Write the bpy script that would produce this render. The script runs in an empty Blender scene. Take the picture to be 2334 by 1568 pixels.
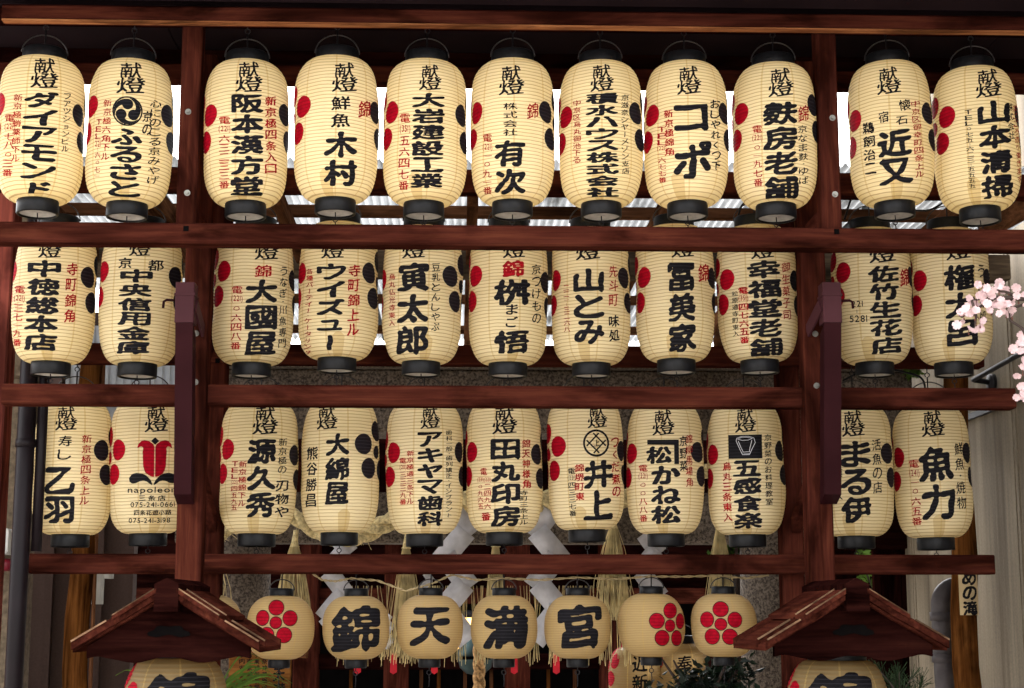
import bpy, math, random
import numpy as np
from mathutils import Vector, Matrix

random.seed(7)
rng = np.random.default_rng(7)
SC = bpy.context.scene
COL = SC.collection
rad = math.radians

# ------------------------------------------------------------------ camera
F = 3700.0                    # focal length in units of the 2334 px wide photograph
YAW, PITCH, EYE = rad(1.9), rad(9.5), 1.6
R_ = Vector((math.cos(YAW), -math.sin(YAW), 0))
H_ = Vector((math.sin(YAW), math.cos(YAW), 0))
F_ = H_ * math.cos(PITCH) + Vector((0, 0, 1)) * math.sin(PITCH)
U_ = R_.cross(F_)
CAM = Vector((0, 0, EYE))
cam = bpy.data.cameras.new("camera")
cam.sensor_width = 36.0
cam.lens = 36.0 * F / 2334.0
cam.clip_start, cam.clip_end = 0.05, 2000
camo = bpy.data.objects.new("camera", cam)
COL.objects.link(camo)
m = Matrix((R_, U_, -F_)).transposed().to_4x4()
m.translation = CAM
camo.matrix_world = m
SC.camera = camo


def P(px, py, Y):
    """World point on the plane y = Y seen at (px, py) of the photograph."""
    d = R_ * ((px - 1167.0) / F) + U_ * ((784.0 - py) / F) + F_
    return CAM + d * (Y / d.y)


def depth(p):
    return (Vector(p) - CAM).dot(F_)


# ------------------------------------------------------------------ sky, sun, exposure
SUN_EL, SUN_AZ = rad(50), rad(165)         # soft overcast light from above and behind the rack
w = bpy.data.worlds.new("World")
SC.world = w
w.use_nodes = True
nt = w.node_tree
bg = nt.nodes["Background"]
sky = nt.nodes.new("ShaderNodeTexSky")
sky.sky_type = 'NISHITA'
sky.sun_disc = False
sky.sun_elevation = SUN_EL
sky.sun_rotation = math.pi + SUN_AZ
sky.dust_density = 4.0
hsv = nt.nodes.new("ShaderNodeHueSaturation")
hsv.inputs['Saturation'].default_value = 0.06
nt.links.new(sky.outputs[0], hsv.inputs['Color'])
nt.links.new(hsv.outputs[0], bg.inputs[0])
bg.inputs[1].default_value = 0.15
sl = bpy.data.lights.new("sun", 'SUN')
sl.energy = 0.6
sl.angle = rad(50)
sl.color = (1.0, 0.96, 0.9)
so = bpy.data.objects.new("sun", sl)
COL.objects.link(so)
sd = Vector((math.sin(-SUN_AZ) * math.cos(SUN_EL), -math.cos(SUN_AZ) * math.cos(SUN_EL), math.sin(SUN_EL)))
so.rotation_euler = sd.to_track_quat('Z', 'Y').to_euler()
so.location = (0, -3, 6)
vs = SC.view_settings
vs.view_transform = 'Standard'
vs.look = 'None'
vs.exposure = 3.2
vs.gamma = 1.0
SC.cycles.max_bounces = 10
SC.cycles.diffuse_bounces = 5
SC.cycles.transmission_bounces = 8
SC.cycles.transparent_max_bounces = 8


# ------------------------------------------------------------------ materials
def new_mat(name):
    mt = bpy.data.materials.new(name)
    mt.use_nodes = True
    t = mt.node_tree
    return mt, t, t.nodes["Principled BSDF"]


def N(t, typ, **kw):
    n = t.nodes.new(typ)
    for k, v in kw.items():
        if hasattr(n, k):
            setattr(n, k, v)
        else:
            n.inputs[k].default_value = v
    return n


def math_n(t, op, a, b=None, c=None):
    n = t.nodes.new("ShaderNodeMath")
    n.operation = op
    for i, x in enumerate((a, b, c)):
        if x is None:
            continue
        if isinstance(x, (int, float)):
            n.inputs[i].default_value = x
        else:
            t.links.new(x, n.inputs[i])
    return n.outputs[0]


def ramp(t, fac, stops):
    r = t.nodes.new("ShaderNodeValToRGB")
    e = r.color_ramp.elements
    while len(e) > 1:
        e.remove(e[-1])
    e[0].position, e[0].color = stops[0][0], (*stops[0][1], 1)
    for p, c in stops[1:]:
        x = e.new(p)
        x.color = (*c, 1)
    t.links.new(fac, r.inputs[0])
    return r.outputs[0]


def mixc(t, fac, a, b, blend='MIX'):
    n = t.nodes.new("ShaderNodeMix")
    n.data_type = 'RGBA'
    n.blend_type = blend
    for s, x in ((n.inputs[0], fac), (n.inputs[6], a), (n.inputs[7], b)):
        if isinstance(x, (int, float)):
            s.default_value = x
        elif isinstance(x, tuple):
            s.default_value = (*x, 1)
        else:
            t.links.new(x, s)
    return n.outputs[2]


def plain(name, col, rough=0.6, metal=0.0, var=0.15, scale=12.0, bump=0.0, spec=0.12):
    mt, t, b = new_mat(name)
    tc = N(t, "ShaderNodeTexCoord")
    nz = N(t, "ShaderNodeTexNoise", Scale=scale, Detail=6.0)
    t.links.new(tc.outputs['Object'], nz.inputs['Vector'])
    lo = tuple(c * (1 - var * 2) for c in col)
    hi = tuple(min(1, c * (1 + var)) for c in col)
    t.links.new(ramp(t, nz.outputs[0], [(0.3, lo), (0.7, hi)]), b.inputs['Base Color'])
    b.inputs['Roughness'].default_value = rough
    b.inputs['Metallic'].default_value = metal
    b.inputs['Specular IOR Level'].default_value = spec
    if bump:
        bp = N(t, "ShaderNodeBump", Strength=bump, Distance=0.01)
        t.links.new(nz.outputs[0], bp.inputs['Height'])
        t.links.new(bp.outputs[0], b.inputs['Normal'])
    return mt


def wood(name, axis, dark, mid, light, rough=0.55, stain=0.72):
    """Stained timber: grain runs along the axis, worn patches and dark stains."""
    mt, t, b = new_mat(name)
    tc = N(t, "ShaderNodeTexCoord")
    oi = N(t, "ShaderNodeObjectInfo")
    add = N(t, "ShaderNodeVectorMath", operation='ADD')
    t.links.new(tc.outputs['Object'], add.inputs[0])
    sc = N(t, "ShaderNodeVectorMath", operation='SCALE')
    sc.inputs[0].default_value = (7.3, 3.1, 5.7)
    t.links.new(oi.outputs['Random'], sc.inputs['Scale'])
    t.links.new(sc.outputs[0], add.inputs[1])
    s = [70.0, 70.0, 70.0]
    s['xyz'.index(axis)] = 3.0
    mp = N(t, "ShaderNodeMapping")
    mp.inputs['Scale'].default_value = s
    t.links.new(add.outputs[0], mp.inputs[0])
    g = N(t, "ShaderNodeTexNoise", Scale=1.0, Detail=7.0, Roughness=0.65, Distortion=0.3)
    t.links.new(mp.outputs[0], g.inputs['Vector'])
    s2 = [9.0, 9.0, 9.0]
    s2['xyz'.index(axis)] = 2.2
    mp2 = N(t, "ShaderNodeMapping")
    mp2.inputs['Scale'].default_value = s2
    t.links.new(add.outputs[0], mp2.inputs[0])
    bl = N(t, "ShaderNodeTexNoise", Scale=1.0, Detail=4.0, Roughness=0.6, Distortion=0.8)
    t.links.new(mp2.outputs[0], bl.inputs['Vector'])
    base = ramp(t, g.outputs[0], [(0.25, dark), (0.5, mid), (0.78, light)])
    worn = ramp(t, bl.outputs[0], [(0.35, tuple(x * (1 - stain) for x in (1, 1, 1))), (0.55, (1, 1, 1)), (0.74, (1.4, 1.5, 1.4))])
    t.links.new(mixc(t, 1.0, base, worn, 'MULTIPLY'), b.inputs['Base Color'])
    rr = ramp(t, bl.outputs[0], [(0.3, (rough + .15,) * 3), (0.7, (rough - .1,) * 3)])
    t.links.new(rr, b.inputs['Roughness'])
    b.inputs['Specular IOR Level'].default_value = 0.0
    bp = N(t, "ShaderNodeBump", Strength=0.15, Distance=0.002)
    t.links.new(g.outputs[0], bp.inputs['Height'])
    t.links.new(bp.outputs[0], b.inputs['Normal'])
    return mt


RED = ((0.02, 0.0054, 0.0038), (0.038, 0.0092, 0.006), (0.07, 0.0195, 0.0105))
WX, WZ, WY = (wood("red_timber_" + a, a, *RED) for a in "xzy")
BRN = ((0.04, 0.016, 0.009), (0.1, 0.042, 0.02), (0.17, 0.075, 0.036))
BX, BZ, BY = (wood("brown_timber_" + a, a, *BRN) for a in "xzy")
DRK = ((0.004, 0.0011, 0.001), (0.0095, 0.0024, 0.002), (0.018, 0.005, 0.0035))
DX, DZ = (wood("dark_timber_" + a, a, *DRK) for a in "xz")
GLD = ((0.02, 0.006, 0.002), (0.075, 0.026, 0.0065), (0.15, 0.06, 0.018))
GZ = wood("varnished_log_z", 'z', *GLD, rough=0.32)
EDGE_LIT = wood("lit_edge_timber_x", 'x', (0.07, 0.035, 0.02), (0.15, 0.085, 0.05), (0.24, 0.15, 0.095), rough=0.8)
GRW = wood("weathered_timber_x", 'x', (0.04, 0.028, 0.02), (0.09, 0.065, 0.045), (0.16, 0.12, 0.09), rough=0.8)


def paper_mat(name, pitch, nseam, half, col, line=0.62):
    """Oiled lantern paper over bamboo hoops: translucent, hoop lines, lapped panel seams."""
    mt, t, b = new_mat(name)
    tc = N(t, "ShaderNodeTexCoord")
    sp = N(t, "ShaderNodeSeparateXYZ")
    t.links.new(tc.outputs['Object'], sp.inputs[0])
    oi = N(t, "ShaderNodeObjectInfo")
    ang = math_n(t, 'ARCTAN2', sp.outputs[0], sp.outputs[1])
    hx = math_n(t, 'ADD', math_n(t, 'DIVIDE', sp.outputs[2], pitch), 0.5)
    nz = N(t, "ShaderNodeTexNoise", Scale=14.0, Detail=3.0)
    t.links.new(tc.outputs['Object'], nz.inputs['Vector'])
    hx = math_n(t, 'ADD', hx, math_n(t, 'MULTIPLY', math_n(t, 'SUBTRACT', nz.outputs[0], 0.5), 0.55))
    fr = math_n(t, 'FRACT', hx)
    dl = math_n(t, 'ABSOLUTE', math_n(t, 'SUBTRACT', fr, 0.5))
    hoop = math_n(t, 'SMOOTH_MIN', 1.0, math_n(t, 'MAXIMUM', math_n(t, 'MULTIPLY', math_n(t, 'SUBTRACT', 0.15, dl), 14.0), 0.0), 0.0)
    sm = math_n(t, 'FRACT', math_n(t, 'ADD', math_n(t, 'MULTIPLY', ang, nseam / (2 * math.pi)), math_n(t, 'MULTIPLY', oi.outputs['Random'], 3.0)))
    seam = math_n(t, 'LESS_THAN', sm, 0.055)
    mo = N(t, "ShaderNodeTexNoise", Scale=5.0, Detail=5.0, Roughness=0.6)
    ad = N(t, "ShaderNodeVectorMath", operation='ADD')
    t.links.new(tc.outputs['Object'], ad.inputs[0])
    scv = N(t, "ShaderNodeVectorMath", operation='SCALE')
    scv.inputs[0].default_value = (9, 5, 7)
    t.links.new(oi.outputs['Random'], scv.inputs['Scale'])
    t.links.new(scv.outputs[0], ad.inputs[1])
    t.links.new(ad.outputs[0], mo.inputs['Vector'])
    fib = N(t, "ShaderNodeTexNoise", Scale=1.0, Detail=4.0)
    mp = N(t, "ShaderNodeMapping")
    mp.inputs['Scale'].default_value = (25, 25, 160)
    t.links.new(ad.outputs[0], mp.inputs[0])
    t.links.new(mp.outputs[0], fib.inputs['Vector'])
    base = ramp(t, mo.outputs[0], [(0.3, tuple(c * f for c, f in zip(col, (0.93, 0.9, 0.8)))), (0.7, col)])
    base = mixc(t, math_n(t, 'MULTIPLY', math_n(t, 'FRACT', math_n(t, 'MULTIPLY', oi.outputs['Random'], 7.31)), 0.45), base, tuple(c * f for c, f in zip(col, (0.94, 0.90, 0.76))))
    base = mixc(t, math_n(t, 'MULTIPLY', fib.outputs[0], 0.25), base, tuple(c * 0.8 for c in col))
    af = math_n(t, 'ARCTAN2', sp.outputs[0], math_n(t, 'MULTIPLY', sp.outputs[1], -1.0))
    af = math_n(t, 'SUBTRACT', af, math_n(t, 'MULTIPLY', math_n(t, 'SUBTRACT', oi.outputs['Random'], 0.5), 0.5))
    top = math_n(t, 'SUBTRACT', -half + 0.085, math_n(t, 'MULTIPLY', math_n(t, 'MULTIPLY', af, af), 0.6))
    bulb_shadow = math_n(t, 'MULTIPLY', math_n(t, 'LESS_THAN', math_n(t, 'ABSOLUTE', af), 0.17), math_n(t, 'LESS_THAN', sp.outputs[2], top))  # bulb socket's shadow through the paper, painted as a darker patch
    base = mixc(t, math_n(t, 'MULTIPLY', bulb_shadow, 0.5), base, (0.56, 0.38, 0.12))
    base = mixc(t, math_n(t, 'MULTIPLY', seam, 0.5), base, (0.62, 0.44, 0.16))
    base = mixc(t, math_n(t, 'MULTIPLY', hoop, line), base, (0.33, 0.2, 0.07))
    t.links.new(base, b.inputs['Base Color'])
    b.inputs['Roughness'].default_value = 0.55
    b.inputs['Specular IOR Level'].default_value = 0.12
    tr = N(t, "ShaderNodeBsdfTranslucent")
    t.links.new(base, tr.inputs['Color'])
    mx = N(t, "ShaderNodeMixShader")
    mx.inputs[0].default_value = 0.6
    t.links.new(b.outputs[0], mx.inputs[1])
    t.links.new(tr.outputs[0], mx.inputs[2])
    bp = N(t, "ShaderNodeBump", Strength=0.35, Distance=0.004)
    t.links.new(fib.outputs[0], bp.inputs['Height'])
    t.links.new(bp.outputs[0], b.inputs['Normal'])
    t.links.new(mx.outputs[0], t.nodes["Material Output"].inputs[0])
    return mt


PITCH_T, PITCH_S, PITCH_B = 0.0128, 0.0066, 0.0135
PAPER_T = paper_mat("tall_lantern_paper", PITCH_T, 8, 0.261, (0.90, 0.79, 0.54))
PAPER_S = paper_mat("small_lantern_paper", PITCH_S, 10, 0.3, (0.6, 0.45, 0.235), 0.6)  # base colour darkened to carry the weaker light on the low row
PAPER_B = paper_mat("stand_lantern_paper", PITCH_B, 8, 0.6, (0.34, 0.25, 0.13), 0.5)  # darker paper colour carries the dimmer light under roofs and in the courtyard


def ink_mat(name, col, trans=0.0):
    mt, t, b = new_mat(name)
    tc = N(t, "ShaderNodeTexCoord")
    nz = N(t, "ShaderNodeTexNoise", Scale=60.0, Detail=4.0)
    t.links.new(tc.outputs['Object'], nz.inputs['Vector'])
    c = ramp(t, nz.outputs[0], [(0.3, tuple(x * .75 for x in col)), (0.7, tuple(x * 1.25 for x in col))])
    sp = N(t, "ShaderNodeSeparateXYZ")
    t.links.new(tc.outputs['Object'], sp.inputs[0])
    fr = math_n(t, 'ABSOLUTE', math_n(t, 'SUBTRACT', math_n(t, 'FRACT', math_n(t, 'ADD', math_n(t, 'DIVIDE', sp.outputs[2], 0.0128), 0.5)), 0.5))
    hoop = math_n(t, 'LESS_THAN', fr, 0.12)
    c = mixc(t, math_n(t, 'MULTIPLY', hoop, 0.55), c, tuple(x * 0.35 for x in col) if col[0] > 0.1 else tuple(x * 3.5 + 0.004 for x in col))
    t.links.new(c, b.inputs['Base Color'])
    b.inputs['Roughness'].default_value = 0.7
    b.inputs['Specular IOR Level'].default_value = 0.06
    if trans:
        tr = N(t, "ShaderNodeBsdfTranslucent")
        t.links.new(c, tr.inputs['Color'])
        mx = N(t, "ShaderNodeMixShader")
        mx.inputs[0].default_value = trans
        t.links.new(b.outputs[0], mx.inputs[1])
        t.links.new(tr.outputs[0], mx.inputs[2])
        t.links.new(mx.outputs[0], t.nodes["Material Output"].inputs[0])
    return mt


INK = ink_mat("black_ink", (0.0045, 0.004, 0.005))
INKR = ink_mat("red_ink", (0.27, 0.004, 0.010), 0.2)
CRED = ink_mat("crest_red", (0.29, 0.0015, 0.011), 0.25)
CBLK = ink_mat("crest_black", (0.008, 0.006, 0.0075))
RING = plain("black_lacquer", (0.005, 0.005, 0.006), 0.45, scale=30, var=0.3, spec=0.14)
BOARD = plain("pale_base_board", (0.5, 0.47, 0.43), 0.7, scale=40)
IRON = plain("dark_iron", (0.02, 0.018, 0.02), 0.5, 0.6)
WIRE = plain("steel_wire", (0.05, 0.045, 0.045), 0.35, 0.9)
BOLT = plain("galvanised_bolt", (0.2, 0.19, 0.17), 0.5, 0.7)
PMETAL = plain("maroon_painted_steel", (0.017, 0.0042, 0.0052), 0.55, scale=5, var=0.12, spec=0.02)
PCAP = plain("maroon_steel_cap", (0.04, 0.013, 0.016), 0.5, scale=5, var=0.1, spec=0.04)
CEIL = plain("dark_ceiling_board", (0.0105, 0.0058, 0.0072), 0.8, scale=3, spec=0.03)
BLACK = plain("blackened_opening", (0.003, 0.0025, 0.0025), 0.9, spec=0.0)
CABLE = plain("black_cable", (0.01, 0.01, 0.011), 0.5)


def granite():
    mt, t, b = new_mat("granite")
    tc = N(t, "ShaderNodeTexCoord")
    a = N(t, "ShaderNodeTexNoise", Scale=75.0, Detail=4.0, Roughness=0.7)
    c = N(t, "ShaderNodeTexNoise", Scale=3.0, Detail=5.0)
    for n in (a, c):
        t.links.new(tc.outputs['Object'], n.inputs['Vector'])
    sp = ramp(t, a.outputs[0], [(0.36, (0.026, 0.021, 0.018)), (0.47, (0.092, 0.073, 0.06)), (0.6, (0.18, 0.148, 0.122))])
    st = ramp(t, c.outputs[0], [(0.35, (0.6, 0.57, 0.53)), (0.65, (1, 1, 1))])
    t.links.new(mixc(t, 1.0, sp, st, 'MULTIPLY'), b.inputs['Base Color'])
    b.inputs['Roughness'].default_value = 0.85
    b.inputs['Specular IOR Level'].default_value = 0.08
    bp = N(t, "ShaderNodeBump", Strength=0.4, Distance=0.005)
    t.links.new(a.outputs[0], bp.inputs['Height'])
    t.links.new(bp.outputs[0], b.inputs['Normal'])
    return mt


GRANITE = granite()


def streaked(name, lo, hi, rough=0.7, sx=7.0, grime=0.5):
    """Painted wall cladding with vertical weather streaks."""
    mt, t, b = new_mat(name)
    tc = N(t, "ShaderNodeTexCoord")
    mp = N(t, "ShaderNodeMapping")
    mp.inputs['Scale'].default_value = (sx, sx, 0.35)
    t.links.new(tc.outputs['Object'], mp.inputs[0])
    a = N(t, "ShaderNodeTexNoise", Scale=1.0, Detail=6.0, Roughness=0.65)
    t.links.new(mp.outputs[0], a.inputs['Vector'])
    c = N(t, "ShaderNodeTexNoise", Scale=90.0, Detail=2.0)
    t.links.new(tc.outputs['Object'], c.inputs['Vector'])
    base = ramp(t, a.outputs[0], [(0.3, lo), (0.65, hi)])
    t.links.new(mixc(t, grime, base, ramp(t, c.outputs[0], [(0.3, (0.6, 0.6, 0.6)), (0.7, (1, 1, 1))]), 'MULTIPLY'), b.inputs['Base Color'])
    b.inputs['Roughness'].default_value = rough
    b.inputs['Specular IOR Level'].default_value = 0.06
    return mt


SIDING = streaked("grey_beige_siding", (0.09, 0.07, 0.048), (0.25, 0.205, 0.148), sx=6.0)
STUCCO = plain("beige_stucco", (0.1, 0.075, 0.05), 0.9, scale=45, var=0.25, bump=0.6)
MAUVE = streaked("mauve_panel", (0.026, 0.0155, 0.013), (0.06, 0.039, 0.033), sx=3.0)
PIPE = plain("dark_drainpipe", (0.006, 0.0035, 0.0045), 0.45, scale=8, spec=0.1)
GPIPE = plain("grey_pipe", (0.06, 0.051, 0.052), 0.45, scale=9, var=0.3)
GREYBOX = plain("grey_plastic", (0.42, 0.42, 0.4), 0.5)
STRAW = plain("rice_straw", (0.6, 0.48, 0.24), 0.75, scale=14, var=0.3)
ROPE = plain("straw_rope", (0.62, 0.5, 0.26), 0.85, scale=60, var=0.3, bump=0.8)
TWINE = plain("twine", (0.4, 0.31, 0.17), 0.8, scale=60)
RCLOTH = plain("red_cloth", (0.35, 0.012, 0.02), 0.8)


def thin(name, col, trans, rough=0.6, var=0.1, scale=20.0):
    mt, t, b = new_mat(name)
    tc = N(t, "ShaderNodeTexCoord")
    nz = N(t, "ShaderNodeTexNoise", Scale=scale, Detail=4.0)
    t.links.new(tc.outputs['Object'], nz.inputs['Vector'])
    c = ramp(t, nz.outputs[0], [(0.3, tuple(x * (1 - 2 * var) for x in col)), (0.7, tuple(min(1, x * (1 + var)) for x in col))])
    t.links.new(c, b.inputs['Base Color'])
    b.inputs['Roughness'].default_value = rough
    b.inputs['Specular IOR Level'].default_value = 0.15
    tr = N(t, "ShaderNodeBsdfTranslucent")
    t.links.new(c, tr.inputs['Color'])
    mx = N(t, "ShaderNodeMixShader")
    mx.inputs[0].default_value = trans
    t.links.new(b.outputs[0], mx.inputs[1])
    t.links.new(tr.outputs[0], mx.inputs[2])
    t.links.new(mx.outputs[0], t.nodes["Material Output"].inputs[0])
    return mt


SHIDE = thin("white_paper", (0.58, 0.57, 0.6), 0.25)
PETAL = thin("pink_petal", (0.66, 0.48, 0.49), 0.3, var=0.12, scale=60)
LEAF = thin("green_leaf", (0.035, 0.07, 0.012), 0.3, var=0.35, scale=8)
LEAFB = thin("bright_leaf", (0.075, 0.14, 0.018), 0.4, var=0.3, scale=8)
LEAFD = thin("dark_leaf", (0.009, 0.018, 0.01), 0.15, 0.35, var=0.4, scale=9)
NEEDLE = thin("pine_needle", (0.018, 0.034, 0.012), 0.2, var=0.3)
TWIG = plain("twig", (0.05, 0.035, 0.03), 0.8)
def corrugated():
    """Milky corrugated sheet, blotched with dirt, dark stripes painted along the waves to bring them out."""
    mt, t, b = new_mat("corrugated_plastic")
    tc = N(t, "ShaderNodeTexCoord")
    sp = N(t, "ShaderNodeSeparateXYZ")
    t.links.new(tc.outputs['Object'], sp.inputs[0])
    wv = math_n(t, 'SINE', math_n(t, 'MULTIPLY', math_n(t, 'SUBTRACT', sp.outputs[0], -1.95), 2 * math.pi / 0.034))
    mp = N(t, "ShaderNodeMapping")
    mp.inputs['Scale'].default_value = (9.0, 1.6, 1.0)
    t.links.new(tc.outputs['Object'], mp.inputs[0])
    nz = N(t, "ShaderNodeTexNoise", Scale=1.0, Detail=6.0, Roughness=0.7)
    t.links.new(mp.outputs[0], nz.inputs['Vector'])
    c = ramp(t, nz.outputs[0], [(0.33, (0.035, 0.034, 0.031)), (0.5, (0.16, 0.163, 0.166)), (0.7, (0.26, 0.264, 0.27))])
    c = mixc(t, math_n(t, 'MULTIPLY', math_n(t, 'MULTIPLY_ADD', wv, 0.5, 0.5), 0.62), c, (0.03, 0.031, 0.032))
    t.links.new(c, b.inputs['Base Color'])
    b.inputs['Roughness'].default_value = 0.4
    tr = N(t, "ShaderNodeBsdfTranslucent")
    t.links.new(c, tr.inputs['Color'])
    mx = N(t, "ShaderNodeMixShader")
    mx.inputs[0].default_value = 0.92
    t.links.new(b.outputs[0], mx.inputs[1])
    t.links.new(tr.outputs[0], mx.inputs[2])
    t.links.new(mx.outputs[0], t.nodes["Material Output"].inputs[0])
    return mt


CORR = corrugated()
ROUNDSTONE = plain("stone_paving", (0.40, 0.37, 0.33), 0.9, scale=30)

MLAMP, _t, _b = new_mat("lit_lamp_paper")
_b.inputs['Base Color'].default_value = (0.8, 0.5, 0.2, 1)
_b.inputs['Emission Color'].default_value = (1.0, 0.5, 0.16, 1)
_b.inputs['Emission Strength'].default_value = 0.55


# ------------------------------------------------------------------ object helpers
def thing(name, label, cat, loc=(0, 0, 0), group=None):
    o = bpy.data.objects.new(name, None)
    COL.objects.link(o)
    o.location = loc
    o.empty_display_size = 0.1
    return tag(o, label, cat, group)


def tag(o, label=None, cat=None, group=None, kind=None):
    for k, v in (("label", label), ("category", cat), ("group", group), ("kind", kind)):
        if v:
            o[k] = v
    return o


class MB:
    """Collects shapes and links them as ONE mesh object."""
    def __init__(s):
        s.v, s.f, s.m, s.n = [], [], [], 0

    def add(s, verts, faces, mi=0):
        verts = np.asarray(verts, dtype=float).reshape(-1, 3)
        s.v.append(verts)
        s.f.extend([tuple(i + s.n for i in f) for f in faces])
        s.m.extend([mi] * len(faces))
        s.n += len(verts)

    def box(s, a, b, ch=0.0, mi=0):
        """Box from corner a to corner b, long edges chamfered by ch."""
        a, b = np.minimum(a, b), np.maximum(a, b)
        if ch <= 0:
            x0, y0, z0 = a
            x1, y1, z1 = b
            s.add([(x0, y0, z0), (x1, y0, z0), (x1, y1, z0), (x0, y1, z0), (x0, y0, z1), (x1, y0, z1), (x1, y1, z1), (x0, y1, z1)],
                  [(0, 3, 2, 1), (4, 5, 6, 7), (0, 1, 5, 4), (1, 2, 6, 5), (2, 3, 7, 6), (3, 0, 4, 7)], mi)
            return
        k = int(np.argmax(b - a))
        i, j = [q for q in range(3) if q != k]
        oc = [(a[i] + ch, a[j]), (b[i] - ch, a[j]), (b[i], a[j] + ch), (b[i], b[j] - ch), (b[i] - ch, b[j]), (a[i] + ch, b[j]), (a[i], b[j] - ch), (a[i], a[j] + ch)]
        vs_ = []
        for e in (a[k], b[k]):
            for p, q in oc:
                t = [0, 0, 0]
                t[k], t[i], t[j] = e, p, q
                vs_.append(t)
        fs = [(q, (q + 1) % 8, 8 + (q + 1) % 8, 8 + q) for q in range(8)] + [tuple(range(7, -1, -1)), tuple(range(8, 16))]
        if k == 1:
            fs = [tuple(reversed(f)) for f in fs]
        s.add(vs_, fs, mi)

    def prism(s, pts, ex, mi=0):
        """Polygon pts (3-D) extruded by vector ex."""
        pts = np.asarray(pts, dtype=float)
        n = len(pts)
        vs_ = np.vstack([pts, pts + np.asarray(ex, dtype=float)])
        s.add(vs_, [tuple(range(n)), tuple(range(2 * n - 1, n - 1, -1))] + [(i, i + n, (i + 1) % n + n, (i + 1) % n) for i in range(n)], mi)

    def bar(s, p, q, w_, h_, mi=0, up=(0, 0, 1)):
        """Rectangular bar from p to q, w_ across, h_ along up."""
        p, q = Vector(p), Vector(q)
        d = (q - p).normalized()
        x = d.cross(Vector(up)).normalized() * (w_ / 2)
        y = x.cross(d).normalized() * (h_ / 2)
        s.prism([p - x - y, p + x - y, p + x + y, p - x + y], q - p, mi)

    def tube(s, path, r, seg=8, mi=0, cap=True):
        path = [Vector(p) for p in path]
        n = len(path)
        rs = r if hasattr(r, '__len__') else [r] * n
        d0 = (path[1] - path[0]).normalized()
        u = d0.orthogonal().normalized()
        vs_ = []
        for i in range(n):
            d = (path[min(i + 1, n - 1)] - path[max(i - 1, 0)]).normalized()
            u = (u - d * u.dot(d)).normalized()
            w2 = d.cross(u)
            for k in range(seg):
                a = 2 * math.pi * k / seg
                vs_.append(path[i] + (u * math.cos(a) + w2 * math.sin(a)) * rs[i])
        fs = [(i * seg + k, i * seg + (k + 1) % seg, (i + 1) * seg + (k + 1) % seg, (i + 1) * seg + k) for i in range(n - 1) for k in range(seg)]
        if cap:
            fs += [tuple(range(seg - 1, -1, -1)), tuple(range((n - 1) * seg, n * seg))]
        s.add([tuple(v) for v in vs_], fs, mi)

    def lathe(s, prof, seg=32, c=(0, 0, 0), mi=0):
        """prof: (r, z) from bottom to top, round the z axis."""
        n = len(prof)
        vs_ = [(c[0] + r * math.cos(2 * math.pi * k / seg), c[1] + r * math.sin(2 * math.pi * k / seg), c[2] + z) for r, z in prof for k in range(seg)]
        s.add(vs_, [(i * seg + k, i * seg + (k + 1) % seg, (i + 1) * seg + (k + 1) % seg, (i + 1) * seg + k) for i in range(n - 1) for k in range(seg)], mi)

    def mesh(s, name, mats, smooth=False):
        me = bpy.data.meshes.new(name)
        me.from_pydata(np.vstack(s.v).tolist() if s.v else [], [], s.f)
        for x in (mats if isinstance(mats, (list, tuple)) else [mats]):
            me.materials.append(x)
        me.polygons.foreach_set("material_index", s.m)
        if smooth:
            me.polygons.foreach_set("use_smooth", [True] * len(me.polygons))
        me.update()
        return me

    def build(s, name, mats, parent=None, smooth=False):
        return link(name, s.mesh(name, mats, smooth), parent)


def link(name, me, parent=None):
    o = bpy.data.objects.new(name, me)
    COL.objects.link(o)
    if parent:
        o.parent = parent
    return o


# ------------------------------------------------------------------ setting
g = MB()
g.add([(-60, -60, 0), (60, -60, 0), (60, 90, 0), (-60, 90, 0)], [(0, 1, 2, 3)])
tag(g.build("ground", ROUNDSTONE), kind="structure")


def bx(px0, px1, py0, py1, Y, dy, ref=None):
    """Corners of a box whose front face at depth Y spans the given pixels of the photograph."""
    ref = ref if ref is not None else (px0 + px1) / 2
    a, b = P(px0, (py0 + py1) / 2, Y), P(px1, (py0 + py1) / 2, Y)
    return (a.x, Y, P(ref, py1, Y).z), (b.x, Y + dy, P(ref, py0, Y).z)


# ------------------------------------------------------------------ lantern rack (stepped timber frame)
rack = thing("lantern_rack", "stepped red timber frame with posts and crossbeams carrying the rows of paper lanterns", "lantern rack")


def beam(px0, px1, py0, py1, Y, dy, ch=0.007, mat=None, ref=1167):
    mb = MB()
    mb.box(*bx(px0, px1, py0, py1, Y, dy, ref), ch)
    return mb.build("beam", mat or WX, rack)


B1 = beam(3, 2420, 22, 57, 5.52, 0.06)
B2 = beam(-60, 2400, 513, 559, 5.56, 0.09)
B3 = beam(3, 2316, 879, 925, 5.98, 0.09)
B4 = beam(62, 2268, 1263, 1308, 6.38, 0.09)
RB1 = beam(-20, 2400, 152, 188, 6.05, 0.09)
RB2 = beam(-20, 2400, 386, 437, 6.08, 0.09)
RB3 = beam(86, 2243, 786, 830, 6.42, 0.09)


def vpost(px, py, Y, wpx, z0, z1, dy, name="post", mat=None):
    c = P(px, py, Y)
    hw = wpx / 2 * depth(c) / F
    mb = MB()
    mb.box((c.x - hw, Y, z0), (c.x + hw, Y + dy, z1), 0.006)
    mb.build(name, mat or WZ, rack)
    return c.x


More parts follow.
